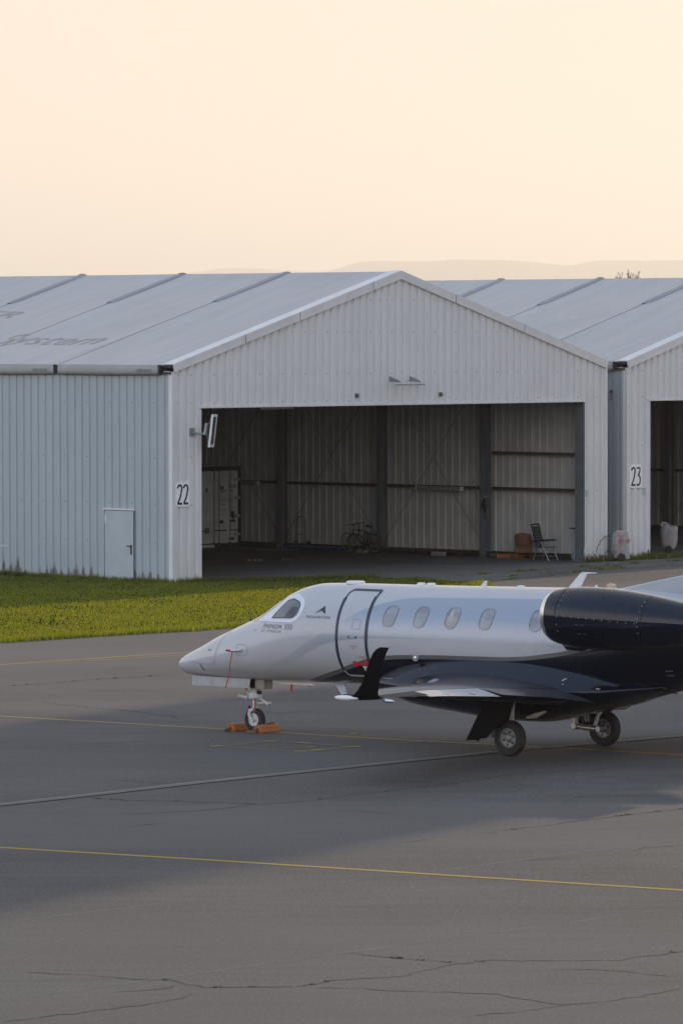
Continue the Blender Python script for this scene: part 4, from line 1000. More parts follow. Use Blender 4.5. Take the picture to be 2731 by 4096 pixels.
MB().tube([(.0,.1,.95),(-.05,.05,.72)],.015,6).build('brace_rod',ALU,jet); MB().tube([(-.22,-.05,.88),(-.12,-.05,.70)],.016,6).build('brace_rod',ALU,jet)
MB().box(.13,.36,-.16,.10,.82,1.02).build('gear_lamp_box',M('lamp_box_tan',(.30,.27,.22),.5),jet,bevel=.01)
MB().box(-.05,.12,-.09,.12,.83,1.0).build('gear_well',BLKP,jet)
for s in (1,-1):
    MB().prism([(-1.34,-.27*s,1.02),(-1.33,-.30*s,.845),(-1.29,-.30*s,.835),(-.05,-.30*s,.83),(.10,-.30*s,.85),(.12,-.27*s,1.02)],(0,.018,0)).build('nose_gear_door',M('gear_door_white',(.33,.33,.33),.4),jet,bevel=.005)
MB().prism([(.58,-.12,.965),(1.55,-.12,.985),(1.55,-.12,.945),(.75,-.12,.945)],(0,.02,0)).build('drain_panel',JWHT,jet)
for side in (1,-1):
    y=-1.42*side
    wt_=wheel((7.2,y,.325),.325,.165,.178,M('hub_grey',(.20,.20,.205),.4,metal=.5,var=.15,scale=20),holes=6,par=jet)
    m=MB(); m.tube([(6.66,y+.17*side,.36),(6.9,y+.16*side,.335),(7.2,y+.15*side,.325)],[.05,.06,.055],10); m.tube([(6.66,y+.10*side,.36),(6.66,y+.24*side,.36)],.06,12); m.tube([(7.2,y-.02*side,.325),(7.2,y+.22*side,.325)],.05,12); m.build('trailing_arm',ALU,jet,smooth=True)
    m=MB(); m.tube([(7.06,y+.13*side,.33),(7.14,y+.10*side,.62)],.04,10); m.tube([(7.14,y+.10*side,.60),(7.2,y+.06*side,1.12)],.058,12); m.build('main_gear_strut',GWHT,jet,smooth=True)
    m=MB(); m.tube([(6.66,y+.17*side,.36),(6.78,y+.14*side,1.1)],.05,10); m.tube([(6.95,y+.2*side,.45),(6.86,y+.1*side,.75)],.05,10); m.tube([(6.8,y+.12*side,.42),(6.75,y+.10*side,.52),(6.85,y+.06*side,.62),(7.0,y+.05*side,.60)],.018,6); m.build('side_brace',ALU,jet,smooth=True)
    y2=-1.60*side
    MB().prism([(6.78,y2,1.02),(7.42,y2,1.00),(7.28,y2,.66),(7.16,y2,.60),(7.02,y2,.52),(6.90,y2,.42),(6.80,y2,.315),(6.66,y2,.30),(6.60,y2,.245),(6.57,y2,.27),(6.33,y2,.25)],(0,.03*side,0)).build('main_gear_door',M('gear_door_black',(.003,.003,.004),.6,var=.1,spec=.08),jet,bevel=.004)
    MB().box(6.5,8.1,-1.75 if side==1 else .95,-.95 if side==1 else 1.75,1.0,1.06).build('wheel_well',BLKP,jet)
    MB().tube([(7.5,y+.1*side,.70),(7.7,y+.1*side,.745),(7.95,y+.05*side,.83)],[.02,.05,.02],8).build('well_flap',M('well_cream',(.50,.49,.40),.5),jet,smooth=True)

# ------------------------------------------------------------------ things round the jet
J=lambda a,l,z: NG+Vector((math.cos(AT)*a+math.sin(AT)*l, math.sin(AT)*a-math.cos(AT)*l, z))
STR=M('brown_strap',(.17,.09,.065),.8,var=.25,scale=30); ORG=M('chock_orange',(.36,.115,.015),.5,var=.15,scale=9)
def chock(name,label,loc,rz,L=.5,sc=1.,strap=True,grp=None):
    s=thing(name,label,'wheel chock',loc,rz,grp)
    # ribbed triangular aluminium section with three bores
    P=[(-.105,0),(-.11,.03),(-.06,.125),(-.035,.15),(.035,.15),(.06,.125),(.11,.03),(.105,0)]
    P=[(x*sc,z*sc) for x,z in P]
    m=MB(); m.prism([(x,-L/2,z) for x,z in P],(0,L,0))
    for x,z in ((-.075,.095),(-.09,.06),(.075,.095),(.09,.06)):
        x*=sc;z*=sc; m.tube([(x,-L/2,z),(x,L/2,z)],.008*sc,6)
    m.build('body',ORG,s,bevel=.006)
    m=MB()
    for x,z,r in ((0,.062,.036),(-.075,.025,.014),(.075,.025,.014),(0,.125,.012)):
        for e in (-1,1): m.lathe([(r*sc,L/2+.001),(r*sc*.9,L/2+.003)],(x*sc,0,z*sc),(0,e,0),14)
    m.build('bore',M('bore_dark',(.035,.015,.008),.9),s)
    if strap:
        m=MB(); m.tube([(0,-L/2-.0,.06*sc),(-.03,-L/2-.07,.05),(-.09,-L/2-.05,.03),(-.12,-L/2+.02,.022)],.022,8); m.build('strap',STR,s,smooth=True)
    return s
chock('wheel_chock','orange wheel chock ahead of the jet nose wheel, on its left in the photo',J(-.335,.05,0),AT,.56)
c2=chock('wheel_chock','orange wheel chock behind the jet nose wheel, with a brown strap lying over it',J(.335,.05,0),AT,.56)
m=MB(); m.tube([(-.06,.27,.13),(-.02,.20,.17),(.02,.05,.165),(-.08,-.12,.13),(-.125,-.20,.07),(-.16,-.25,.022),(-.20,-.33,.02),(-.10,-.36,.02),(.02,-.33,.02)],.022,8); m.build('strap',STR,c2,smooth=True)
# remove-before-flight streamers
def streamer(label,pts,wd,wv_):
    s=thing('warning_streamer',label,'streamer',J(*pts[0]),AT)
    rows=[]; o=Vector(A(*pts[0])); P=[Vector(A(*p))-o for p in pts]
    for p in P: rows.append([p-Vector(wv_)*wd/2,p+Vector(wv_)*wd/2])
    rows2=[[a+Vector((0,.004,0)),b+Vector((0,.004,0))] for a,b in rows]
    m=MB(); m.grid([r+r2[::-1] for r,r2 in zip(rows,rows2)],close_u=True); m.build('ribbon',REDT,s); return s
s=streamer('long red streamer hanging from the probe on the jet nose',[(.10,.77,1.575),(.085,.79,1.45),(.06,.80,1.30),(.05,.80,1.18),(.02,.79,1.08),(-.03,.78,.98),(-.07,.77,.87)],.022,(1,0,0))
MB().tube([(-.14,-.02,.005),(.02,-.0,.0),(.10,.02,0)],[.018,.022,.015],8).build('probe_cover',REDT,s,smooth=True)
s=streamer('red streamer tag hanging behind the nose gear beneath the jet belly',[(1.08,.2,.955),(1.08,.2,.93),(1.07,.2,.88),(1.065,.2,.82)],.05,(1,0,0))
s=streamer('short red streamer stub beneath the belly further aft of the tag',[(1.43,.1,.975),(1.43,.1,.93)],.04,(1,0,0))
s=streamer('red streamer strapped down the front of the nose gear leg',[(.06,.06,.66),(.065,.07,.56),(.065,.08,.46),(.07,.08,.38)],.035,(1,0,0))

# ------------------------------------------------------------------ inside the near hangar
DRED=M('oxide_dark',(.05,.035,.03),.7,var=.2); CWHT=M('container_white',(.74,.73,.70),.5,var=.12,scale=2.5)
s=thing('shipping_container','white refrigerated shipping container with closed rear doors at the back of the open hangar','container',H(16.78,16.2,.02),HT)
Wc,Lc,Hc=2.44,6.06,2.87
m=MB(); m.box(.02,Wc-.02,.06,Lc,.16,Hc-.03); m.build('body',CWHT,s)
for x in (0,Wc-.13): MB().box(x,x+.13,0,.14,0,Hc).build('corner_post',DRED,s,bevel=.01)
MB().box(.131,Wc-.131,0,.14,Hc-.16,Hc-.0).build('header',DRED,s); MB().box(.131,Wc-.131,0,.14,.0,.14).build('sill',DRED,s)
MB().box(.131,1.1,-.012,-.002,.02,.13).build('sill_plate',CWHT,s)
for k in range(2):
    x0,x1=(.135,1.205) if k==0 else (1.235,2.305)
    d_=MB().box(x0,x1,.03,.059,.17,Hc-.19).build('door',CWHT,s,bevel=.008)
    for x in (x0+.20 if k==0 else x0+.10, x1-.12 if k==0 else x1-.42):
        MB().tube([(x,-.01,.10),(x,-.01,Hc-.10)],.02,8).build('lock_rod',M('rod_zinc',(.33,.33,.32),.45,metal=.3),d_)
        for z in (.16,.55,1.05,1.95,2.35,Hc-.14): MB().box(x-.05,x+.05,-.02,.029,z-.035,z+.035).build('rod_bracket',DRED if z in (.16,Hc-.14) else CWHT,d_)
        MB().box(x-.0,x+.33,-.05,-.032,.60,.635).build('door_handle',BLK,d_)
    if k==1:
        for z in (.42,1.06,1.70,2.35): MB().box(2.12,2.36,-.012,.028,z,z+.10).build('hinge',M('hinge_pale',(.46,.45,.43),.5),d_)
def cdecal(par,u,z,w_,h,mat): MB().box(u,u+w_,.0255,.0295,z,z+h).build('decal',mat,par)
cd=[c for c in s.children if c.name.startswith('door')]
CI=M('decal_ink',(.06,.06,.06),.7); CG=M('decal_grey',(.22,.21,.20),.7)
def ctext(par,body,u,z,hh):
    vs,fs=text_mesh(body,hh/.7); MB().add([(u+x*.8,.0245,z+y) for x,y in vs],fs).build('lettering',CI,par)
ctext(cd[1],'200680 0',1.80,2.10,.12); ctext(cd[1],'GBX',1.42,1.94,.12); ctext(cd[1],'2200',1.80,1.94,.12)
for k,(a_,b_) in enumerate((('GROSS WT','34000 KG'),('TARE WT','3000 KG'),('PAYLOAD','31000 KG'),('CUBE','33 CU M'))):
    ctext(cd[1],a_,1.44,1.66-.17*k,.045); ctext(cd[1],b_,1.84,1.69-.17*k,.045); ctext(cd[1],b_,1.84,1.62-.17*k,.045)
cdecal(cd[1],1.93,1.02,.18,.26,CI); cdecal(cd[1],1.88,.90,.28,.09,CI); cdecal(cd[1],1.38,.86,.20,.11,CI); cdecal(cd[1],1.40,2.04,.20,.14,CG); cdecal(cd[1],1.86,.26,.26,.10,M('decal_brown',(.16,.09,.07),.7))
cdecal(cd[0],.70,1.96,.11,.16,CG); cdecal(cd[0],.66,.52,.22,.20,CG)
# pallet, hoop, cords
BLU=M('pallet_blue',(.02,.055,.15),.55,var=.2,scale=6); BLU2=M('tube_blue',(.03,.10,.16),.5)
def onwall(name,label,cat,u,v,z=.006,rz=HT): return thing(name,label,cat,H(u,v,z),rz)
s=onwall('pallet','blue plastic pallet lying by the wall left of the bicycles','pallet',19.15,12.4)
m=MB()
for k in range(6): m.box(-.50+k*.172,-.39+k*.172,-1.1,1.1,.11,.145)
m.build('deck',BLU,s)
for y in (-1.05,-.55,0,.55,1.05):
    for x in (-.45,0,.45):
        m=MB(); m.prism([(x-.06,y-.07,.0),(x+.06,y-.07,.0),(x+.05,y-.06,.109),(x-.05,y-.06,.109)],(0,.13,0)); m.build('foot',BLU,s)
s=onwall('hand_truck','tall blue tube hand truck standing on the blue pallet end','hand truck',19.25,13.3)
MB().tube([(0,.26,.15),(.03,.22,1.0),(.03,.17,1.13),(.03,.05,1.17),(.03,-.10,1.16),(.03,-.17,1.08),(0,-.25,.15)],.018,8).build('hoop',BLU2,s,smooth=True)
MB().tube([(.0,.24,.55),(.0,-.21,.55)],.012,6).build('crossbar',BLU2,s); MB().box(-.25,.05,-.26,.26,.146,.165).build('toe_plate',BLU2,s)
for y in (-.3,.3): MB().lathe([(.075,-.02),(.085,0),(.075,.02)],(.06,y,.235),(0,1,0),16).build('wheel',RUB,s)
CORD=M('pale_cord',(.30,.28,.25),.8)
s=onwall('cord','pale cord trailing on the floor in front of blue pallet','cord',18.5,13.2,.0)
MB().tube([(-.3,1.2,.015),(-.1,.4,.015),(.1,.1,.015),(.25,-.2,.05),(.3,-.5,.15),(.35,-.3,.19),(.3,-.7,.18),(.35,-.9,.17)],.011,6).build('strand',CORD,s)
# rubber parking stops with amber reflectors
for (u,v,n,l) in ((11.55,8.0,3,'black rubber parking stop with three amber reflectors on the hangar floor'),(12.75,7.66,2,'smaller dark rubber parking stop further right on the hangar floor')):
    s=onwall('parking_stop',l,'parking stop',u,v,.0045,HT-R(42))
    L=.62 if n==3 else .42
    MB().prism([(-L/2,-.08,0),(-L/2,.08,0),(-L/2,.05,.10),(-L/2,-.05,.10)],(L,0,0)).build('block',M('stop_rubber',(.03,.03,.03),.8),s,bevel=.012)
    for k in range(n): MB().prism([(-L*.28+k*L*.3,-.069,.055),(-L*.28+k*L*.3+.05,-.069,.055),(-L*.28+k*L*.3+.05,-.058,.088),(-L*.28+k*L*.3,-.058,.088)],(0,-.004,0)).build('reflector',M('amber_reflector',(.62,.33,.07),.25) if n==3 else M('dull_reflector',(.14,.12,.10),.4),s)
# bicycles
def bicycle(label,u,v,lean,frame,wb=1.14,r=.345,low=0.):
    s=thing('bicycle',label,'bicycle',H(u,v,.006),0,'bicycles leaning against the hangar wall')
    s.rotation_euler=(R(lean),0,HT+PI/2)
    for x,nm in ((0,'wheel'),(wb,'wheel')):
        m=MB(); m.tube([(x+math.cos(2*PI*k/36)*(r-.016),0,r+math.sin(2*PI*k/36)*(r-.016)) for k in range(36)],.017,8,closed=True); w_=m.build('wheel',RUB,s,smooth=True)
        m=MB(); m.tube([(x+math.cos(2*PI*k/36)*(r-.038),0,r+math.sin(2*PI*k/36)*(r-.038)) for k in range(36)],.010,6,closed=True); m.build('rim',M('rim_silver',(.45,.45,.44),.3,metal=.6),w_,smooth=True)
        m=MB()
        for k in range(14): 
            a=2*PI*k/14; m.tube([(x,0.02*(-1)**k,r),(x+math.cos(a)*(r-.04),0,r+math.sin(a)*(r-.04))],.0025,4)
        m.build('spokes',M('spoke_steel',(.2,.2,.2),.4,metal=.6),w_)
        m=MB(); m.lathe([(.022,-.045),(.03,-.03),(.03,.03),(.022,.045)],(x,0,r),(0,1,0),10); m.build('hub',BLK,w_)
    bb=Vector((.44,0,.29)); st=Vector((.30,0,.76-low)); ht=Vector((wb-.30,0,.80)); hb=Vector((wb-.25,0,.64)); rx=Vector((0,0,r))
    m=MB()
    for a,b,q in ((bb,st,.019),(st,ht,.017),(hb+Vector((-.0,0,.03)),bb,.021),(hb,ht,.021)): m.tube([a,b],q,8)
    for y in (-.055,.055):
        o=Vector((0,y,0)); m.tube([bb+o*.5,rx+o],.011,6); m.tube([st+o*.3+Vector((0,0,-.03)),rx+o],.010,6)
    m.build('frame',frame,s,smooth=True)
    m=MB()
    for y in (-.055,.055): m.tube([hb+Vector((0,y*.8,-.01)),Vector((wb-.06,y,r+.15)),Vector((wb,y,r))],[.015,.013,.010],6)
    m.build('fork',frame,s,smooth=True)
    m=MB(); m.tube([st,st+Vector((-.055,0,.17))],.014,8); m.build('seat_post',ALU,s)
    m=MB(); c=st+Vector((-.06,0,.19)); m.tube([c+Vector((-.13,0,.01)),c+Vector((-.07,0,.02)),c+Vector((.02,0,.01)),c+Vector((.15,0,0))],[.055,.065,.04,.018],10); m.v=[(x,y,c.z+(z-c.z)*.45) for x,y,z in m.v]; m.build('saddle',BLK,s,smooth=True)
    m=MB(); top=ht+Vector((-.04,0,.14)); m.tube([ht,top,top+Vector((.08,0,.04))],.015,8); b=top+Vector((.08,0,.04)); m.tube([b+Vector((-.06,-.30,.02)),b+Vector((-.01,-.15,.015)),b,b+Vector((-.01,.15,.015)),b+Vector((-.06,.30,.02))],.015,8); m.build('handlebar',BLK,s,smooth=True)
    for sg in (-1,1): MB().tube([b+Vector((-.06,.30*sg,.02)),b+Vector((-.02,.18*sg,.015))],.02,8).build('grip',BLK,s)
    m=MB(); m.lathe([(.09,-.004),(.09,.004)],bb+Vector((0,-.06,0)),(0,1,0),24); m.build('chainring',BLK,s)
    for sg in (-1,1):
        m=MB(); e=bb+Vector((.09*sg,-.08*(-sg),-.13*sg)); m.tube([bb+Vector((0,.07*sg,0)),e],.010,6); m.box(e.x-.045,e.x+.045,e.y-.02+.05*sg,e.y+.05+.05*sg,e.z-.01,e.z+.01); m.build('pedal',BLK,s)
    return s
FB=M('bike_black',(.012,.012,.013),.35,coat=.5); FR=M('bike_dark_red',(.05,.018,.014),.4,coat=.5)
bicycle('black bicycle with saddle and straight handlebar, nearer of the two bicycles at wall',18.98,9.58,-7,FB)
bicycle('dark red bicycle standing behind the black bicycle against the wall',19.22,9.66,-7,FR,1.02,.335,.05)
# the lamp behind the saddle is a coiled lock
s=onwall('concrete_block','low grey block on the floor under the bicycles','block',18.85,9.98)
m=MB(); m.box(-.12,.12,-.18,.18,0,.05); 
for y in (-.15,.15): m.box(-.10,.10,y-.03,y+.03,.05,.11)
m.build('block',M('block_grey',(.20,.20,.19),.85),s)
# boards, beam, lamps
s=onwall('timber_beam','long dark timber bench beam along the wall between two columns','beam',19.35,5.4)
MB().box(-.12,.12,.05,4.1,.12,.20).build('plank',M('dark_timber',(.06,.045,.035),.8,var=.3),s)
for y in (.4,2.1,3.7): MB().box(-.1,.1,y,y+.18,0,.119).build('support',M('dark_timber',(.06,.045,.035)),s)
s=onwall('sign_board','small white board with faint lettering lying on the floor by the wall','board',19.05,6.30)
MB().prism([(0,0,.0),(.02,0,.0),(.06,0,.13),(.04,0,.13)],(0,.66,0)).build('board',M('board_white',(.34,.34,.33),.6,var=.15,scale=10),s)
vs,fs=text_mesh('WEISS  W',.11); MB().add([(-.003+y*.3,.60-x,.02+y) for x,y in vs],fs).build('lettering',INK,s)
LB=M('lamp_box_grey',(.27,.265,.24),.5)
for v0,v1,l in ((6.1,8.1,'long pale strip lamp fixed on the wall rail right of the bicycles'),(15.8,16.6,'short pale strip lamp on the wall rail beside the container')):
    s=onwall('strip_lamp',l,'lamp',19.62,v0,2.27); MB().box(-.07,.07,0,v1-v0,-.06,.07).build('housing',LB,s,bevel=.01); MB().box(-.075,.075,v1-v0+.001,v1-v0+.05,-.065,.075).build('end_cap',TRIM,s); MB().box(-.075,.075,-.05,-.001,-.065,.075).build('end_cap',TRIM,s)
for u,w_,l in ((4.2,1.5,'strip lamp hanging under the door head near the left jamb'),):
    s=thing('strip_lamp',l,'lamp',H(u,.5,5.2),HT); MB().box(0,w_,-.1,.1,0,.07).build('housing',LB,s,bevel=.01)
    for x in (.2,w_-.2): MB().tube([(x,0,.07),(x,0,1.2)],.008,6).build('hanger',INK,s)
# cloth and rope on the column
s=onwall('hanging_cloth','dark cloth hanging on the side of the rightmost column','cloth',19.36,4.82,0); rows=[]
for k in range(9):
    z=1.98-.085*k; w_=.05+.09*math.sin(PI*min(1,(k+1)/6)); rows.append([(-.02*math.sin(k+j),-.06+w_*1.2*j/4,z) for j in range(5)])
m=MB(); m.grid(rows); o=m.build('cloth',M('cloth_dark',(.02,.02,.022),.9),s,smooth='all'); md=o.modifiers.new('thick','SOLIDIFY'); md.thickness=.03
s=onwall('rope','pale rope looped from the wall rail to the rightmost column','rope',19.36,4.9,0)
MB().tube([(.3,.75,2.42),(.25,.62,2.25),(.28,.5,2.38),(.2,.42,2.2),(.15,.40,2.05),(.1,.28,1.92)],.012,6).build('strand',CORD,s); MB().tube([(0,.05,1.98),(.04,-.1,2.05),(.05,-.3,2.07),(.05,-.42,2.07)],.012,6).build('strand',CORD,s)
# wicker chair
WK=M('wicker_brown',(.19,.085,.045),.7,var=.3,scale=45,bump=.6)
s=thing('wicker_chair','brown wicker armchair with a curved back beside the hangar wall','chair',H(19.30,3.0,.006),R(8))
rows=[]; n=30
for i in range(n+1):
    t=i/n; a=R(-20)+R(220)*t; x=math.cos(a)*.28; y=math.sin(a)*.25-.02
    back=math.sin(PI*t); top=.60+.26*max(0,back)**.5 if .12<t<.88 else .60
    lo=.40
    if .07<t<.24 or .76<t<.93: lo=.56          # the open arm loops
    rows.append([(x*(1+.10*k/5),y*(1+.12*k/5),lo+(top-lo)*k/5) for k in range(6)])
o=MB().grid(rows).build('back',WK,s,smooth='all'); md=o.modifiers.new('thick','SOLIDIFY'); md.thickness=.03
MB().box(-.26,.26,-.27,.22,.36,.42).build('seat',WK,s,bevel=.03)
m=MB(); m.box(-.265,.265,-.285,-.26,.22,.36); m.build('apron',WK,s)
for x in (-.24,.24):
    for y in (-.25,.19): MB().tube([(x,y,.36),(x*1.05,y*1.05,0)],.02,8).build('leg',WK,s)
for sg in (-1,1): MB().tube([(.27*sg,-.26,.38),(.29*sg,-.24,.50),(.30*sg,-.16,.60),(.30*sg,-.04,.615)],.02,8).build('arm',WK,s,smooth=True)
# folding garden chair
NV=M('navy_plastic',(.008,.011,.024),.45); TUBE=M('tube_silver',(.42,.42,.42),.35,metal=.7)
s=thing('garden_chair','navy folding garden chair with slatted back and silver tube legs','chair',H(18.95,1.72,.0045),R(-37))
bk=lambda q,y: Vector((-.20-.20*q,y,.42+.76*q))
for y in (-.22,.22): MB().tube([bk(0,y),bk(1,y)],.022,8).build('back_rail',NV,s)
MB().tube([bk(1,-.22),bk(1.02,0),bk(1,.22)],.03,8).build('head_rail',NV,s)
for k in range(10):
    q=.06+.092*k; a,b=bk(q,-.2),bk(q,.2); m=MB(); e=(bk(1,0)-bk(0,0)).normalized()*.030; d_=Vector((.012,0,.003))
    m.add([a-e-d_,a+e-d_,b+e-d_,b-e-d_,a-e+d_,a+e+d_,b+e+d_,b-e+d_],[(0,1,2,3),(7,6,5,4),(0,4,5,1),(1,5,6,2),(2,6,7,3),(3,7,4,0)]); m.build('back_slat',NV,s)
for k in range(6): MB().box(-.20+k*.085,-.135+k*.085,-.22,.22,.405+.006*k,.43+.006*k).build('seat_slat',NV,s)
for y in (-.27,.27):
    MB().tube([(-.30,y,.63),(-.05,y,.665),(.18,y,.675),(.27,y,.655)],[.022,.028,.03,.018],8).build('armrest',NV,s,smooth=True)
    MB().tube([(-.02,y,.65),(-.30,y,.0)],.015,8).build('leg',TUBE,s); MB().tube([(.03,y,.65),(.34,y,.0)],.015,8).build('leg',TUBE,s)
for x,z in ((-.235,.15),(.265,.15)): MB().tube([(x,-.27,z),(x,.27,z)],.012,6).build('stretcher',TUBE,s)
# chocks, lid, bag
chock('wheel_chock','dull orange chock lying end-on at the foot of the hangar wall',H(19.42,3.98,.0045),HT+R(50),.5,.9,False)
chock('wheel_chock','dull orange chock lying sideways behind the wicker chair legs',H(19.62,3.5,.0045),HT,.62,.9,False)
s=thing('wood_log','short pale sawn log lying beside the orange chocks','log',H(19.45,4.42,.075),HT+R(46)); MB().lathe([(.07,-.16),(.073,-.10),(.07,.16)],(0,0,0),(0,1,0),14).build('bark',M('bark_brown',(.10,.075,.05),.9,var=.3),s); MB().lathe([(.066,.0),(.0,.002)],(0,-.161,0),(0,-1,0),14,False).build('cut_face',M('cut_wood',(.36,.28,.19),.8),s)
s=thing('plastic_bag','crumpled pale plastic bag standing by the right door post','bag',H(19.48,.78,.0045),HT); rows=[]
rr=random.Random(4)
for k in range(10):
    t=k/9; r=(.17*math.sin(PI*min(1,.25+t*.72))**.8+.01)*(1 if k<9 else .3); rows.append([((r*(1+rr.uniform(-.16,.16)))*math.cos(2*PI*j/16)-.03*t,(r*(1+rr.uniform(-.16,.16)))*math.sin(2*PI*j/16),.58*t**1.1) for j in range(16)])
m=MB(); m.grid(rows,close_u=True); m.build('film',M('bag_film',(.36,.40,.44),.35,var=.25,scale=14),s,smooth='all')
s=onwall('wall_hook','short dark hook on the inner wall near the right door post','hook',19.84,1.24,1.06); MB().box(-.12,.08,-.09,.09,-.02,.02).build('bar',BLK,s)

# ------------------------------------------------------------------ fire extinguisher trolleys under plastic covers
def film(name,col,al,rough=.25):
    m,t,b=newmat(name); o=t.coord()
    n=t.noise(t.mapping(o,(1,1,.5)),7,4,.6,1.5)
    b.inputs['Base Color'].default_value=(*col,1); b.inputs['Roughness'].default_value=rough
    t.link(t.ramp(n,.25,.75,al-.18,min(1,al+.16)),b.inputs['Alpha'])
    bn=t.add('ShaderNodeBump'); bn.inputs['Strength'].default_value=.7; bn.inputs['Distance'].default_value=.03; t.link(n,bn.inputs['Height']); t.link(bn.outputs[0],b.inputs['Normal'])
    return m
EXR=M('extinguisher_red',(.33,.02,.02),.35,coat=.5)
def trolley(label,loc,rz,cover,H_=1.06,letters=True,knob=True):
    s=thing('fire_extinguisher',label,'fire extinguisher',loc,rz,'covered extinguisher trolleys')
    MB().lathe([(.06,.16),(.135,.20),(.14,.28),(.14,.74),(.12,.82),(.05,.88),(.035,.93)],(-.08,0,0),(0,0,1),20).build('cylinder',EXR,s,smooth=True)
    for y in (-.19,.19): MB().tube([(-.06,y*.6,.12),(.02,y*.7,.55),(.16,y*.7,.96)],.016,8).build('frame_tube',EXR,s)
    MB().tube([(.16,-.14,.96),(.17,0,.98),(.16,.14,.96)],.016,8).build('handle',EXR,s)
    for y in (-.24,.24):
        w_=MB().lathe([(.09,-.03),(.13,-.03),(.135,0),(.13,.03),(.09,.03)],(-.02,y,.136),(0,1,0),20).build('wheel',RUB,s,smooth=True); MB().lathe([(.085,-.01),(.085,.01)],(-.02,y,.136),(0,1,0),14).build('hub',INK,w_)
    rows=[]; rr=random.Random(len(label)); K=26
    prof=[(.10,.30,.235),(.25,.295,.235),(.45,.285,.23),(.65,.28,.225),(.82,.275,.215),(.93,.25,.19),(1.0,.17,.13),(1.03,.05,.05)]
    if not knob: prof=[(.17,.20,.19),(.30,.27,.22),(.5,.295,.23),(.7,.30,.23),(.84,.30,.23),(.92,.27,.20),(.95,.15,.10),(.955,.03,.03)]
    for z,a,b in prof:
        row=[]
        for k in range(K):
            an=2*PI*k/K; f=(abs(math.cos(an))**3.2+abs(math.sin(an))**3.2)**(-1/3.2); j=1+rr.uniform(-.035,.035)
            row.append((math.cos(an)*a*f*j,math.sin(an)*b*f*j,z+.02*math.sin(an*3+z*9)))
        rows.append(row)
    m=MB(); m.grid(rows,close_u=True); m.build('cover',cover,s,smooth='all')
    if letters:
        for x,y in ((-.12,0),(.17,1)):
            vs,fs=text_mesh('T',.17,bold=.01); MB().add([(x+p,-.262 if not y else -.262,.60+q) for p,q in vs],fs).build('lettering',REDP,s)
        MB().tube([(.0,0,1.02),(.03,0,1.09),(.08,0,1.06),(.06,0,1.0)],.014,8).build('hose_loop',EXR,s)
    else:
        m=MB(); m.tube([(-.20,0,.85),(-.25,0,.97),(-.24,0,1.04),(-.12,0,1.02),(.0,0,.95)],[.09,.08,.06,.06,.03],10); m.build('cover_hood',cover,s,smooth=True)
    return s
trolley('red fire extinguisher trolley under a clear plastic cover in the gap between the two hangars',H(20.28,-.42,.0),R(12),film('clear_film',(.48,.46,.44),.60))
trolley('fire extinguisher trolley under a milky cover inside the second hangar doorway',H(25.8,2.1,.0045),R(-4),film('milky_film',(.42,.39,.37),.88,.45),letters=False,knob=False)

# ------------------------------------------------------------------ plants
LEAF=blade_mat('leaf',(.03,.055,.014),(.07,.10,.025),(.12,.12,.04)); STEM=M('stem_brown',(.10,.075,.055),.8)
def leaves(m,P,size,rr):
    for p in P:
        a=Vector((rr.gauss(0,1),rr.gauss(0,1),rr.gauss(0,.6))).normalized(); b=a.cross(Vector((rr.gauss(0,1),rr.gauss(0,1),1))).normalized(); s=size*rr.uniform(.6,1.3); p=Vector(p)
        m.add([p-a*s,p+b*s*.5,p+a*s,p-b*s*.5],[(0,1,2,3)])
def plant(name,label,cat,loc,stems,size,per,spread,seed):
    s=thing(name,label,cat,loc,HT); rr=random.Random(seed); m=MB(); st=MB()
    for pts in stems:
        st.tube(pts,[.010]*(len(pts)-1)+[.004],5)
        for a,b in zip(pts[:-1],pts[1:]):
            for k in range(per):
                q=Vector(a).lerp(Vector(b),rr.random()); leaves(m,[q+Vector((rr.gauss(0,spread),rr.gauss(0,spread),rr.gauss(0,spread)))],size,rr)
    st.build('stem',STEM,s); m.build('leaves',LEAF,s,merge=False,fix=False); return s
rr=random.Random(2)
plant('bramble','bramble with one long arching shoot against the right pier','bramble',H(19.3,-.2,0),[[(0,0,0),(-.02,-.02,.25),(.02,-.03,.45),(.15,-.05,.64),(.35,-.05,.78),(.55,-.03,.85),(.80,-.02,.93)],[(0,0,0),(.1,0,.15),(.22,0,.28)]],.035,5,.015,3)
def bush(n,w_,h,seed):
    r=random.Random(seed); o=[]
    for k in range(n):
        x=r.uniform(-w_,w_)*.5; y=r.uniform(-.12,.12); hh=h*r.uniform(.4,1)*(1-.5*abs(x)/w_); o.append([(x*.6,y*.5,0),(x*.9,y,hh*.5),(x*1.3,y*1.3,hh)])
    return o
plant('weed_bush','low leafy weed growing at the foot of the right pier','weed',H(19.1,-.30,0),bush(26,.9,.32,5),.035,7,.035,6)
plant('weed_bush','taller brown-tipped weed stalk left of the covered trolley','weed',H(19.8,-.35,0),bush(16,.35,.5,8),.028,6,.025,9)
plant('weed_bush','yellow-green weed tuft at the pier of the second hangar','weed',H(21.9,-.28,0),bush(18,.3,.38,11),.028,7,.03,12)
for k,(v,hh) in enumerate(((6.4,.24),(7.3,.16),(5.5,.14))):
    plant('weed_bush',['dark weed clump at the side wall foot, broad one near left edge','small dark weed clump at the side wall foot, furthest left','small dark weed clump at the side wall, nearest the steel door'][k],'weed',H(-.22,v,0),bush(22,.8,hh,20+k),.04,8,.04,30+k)
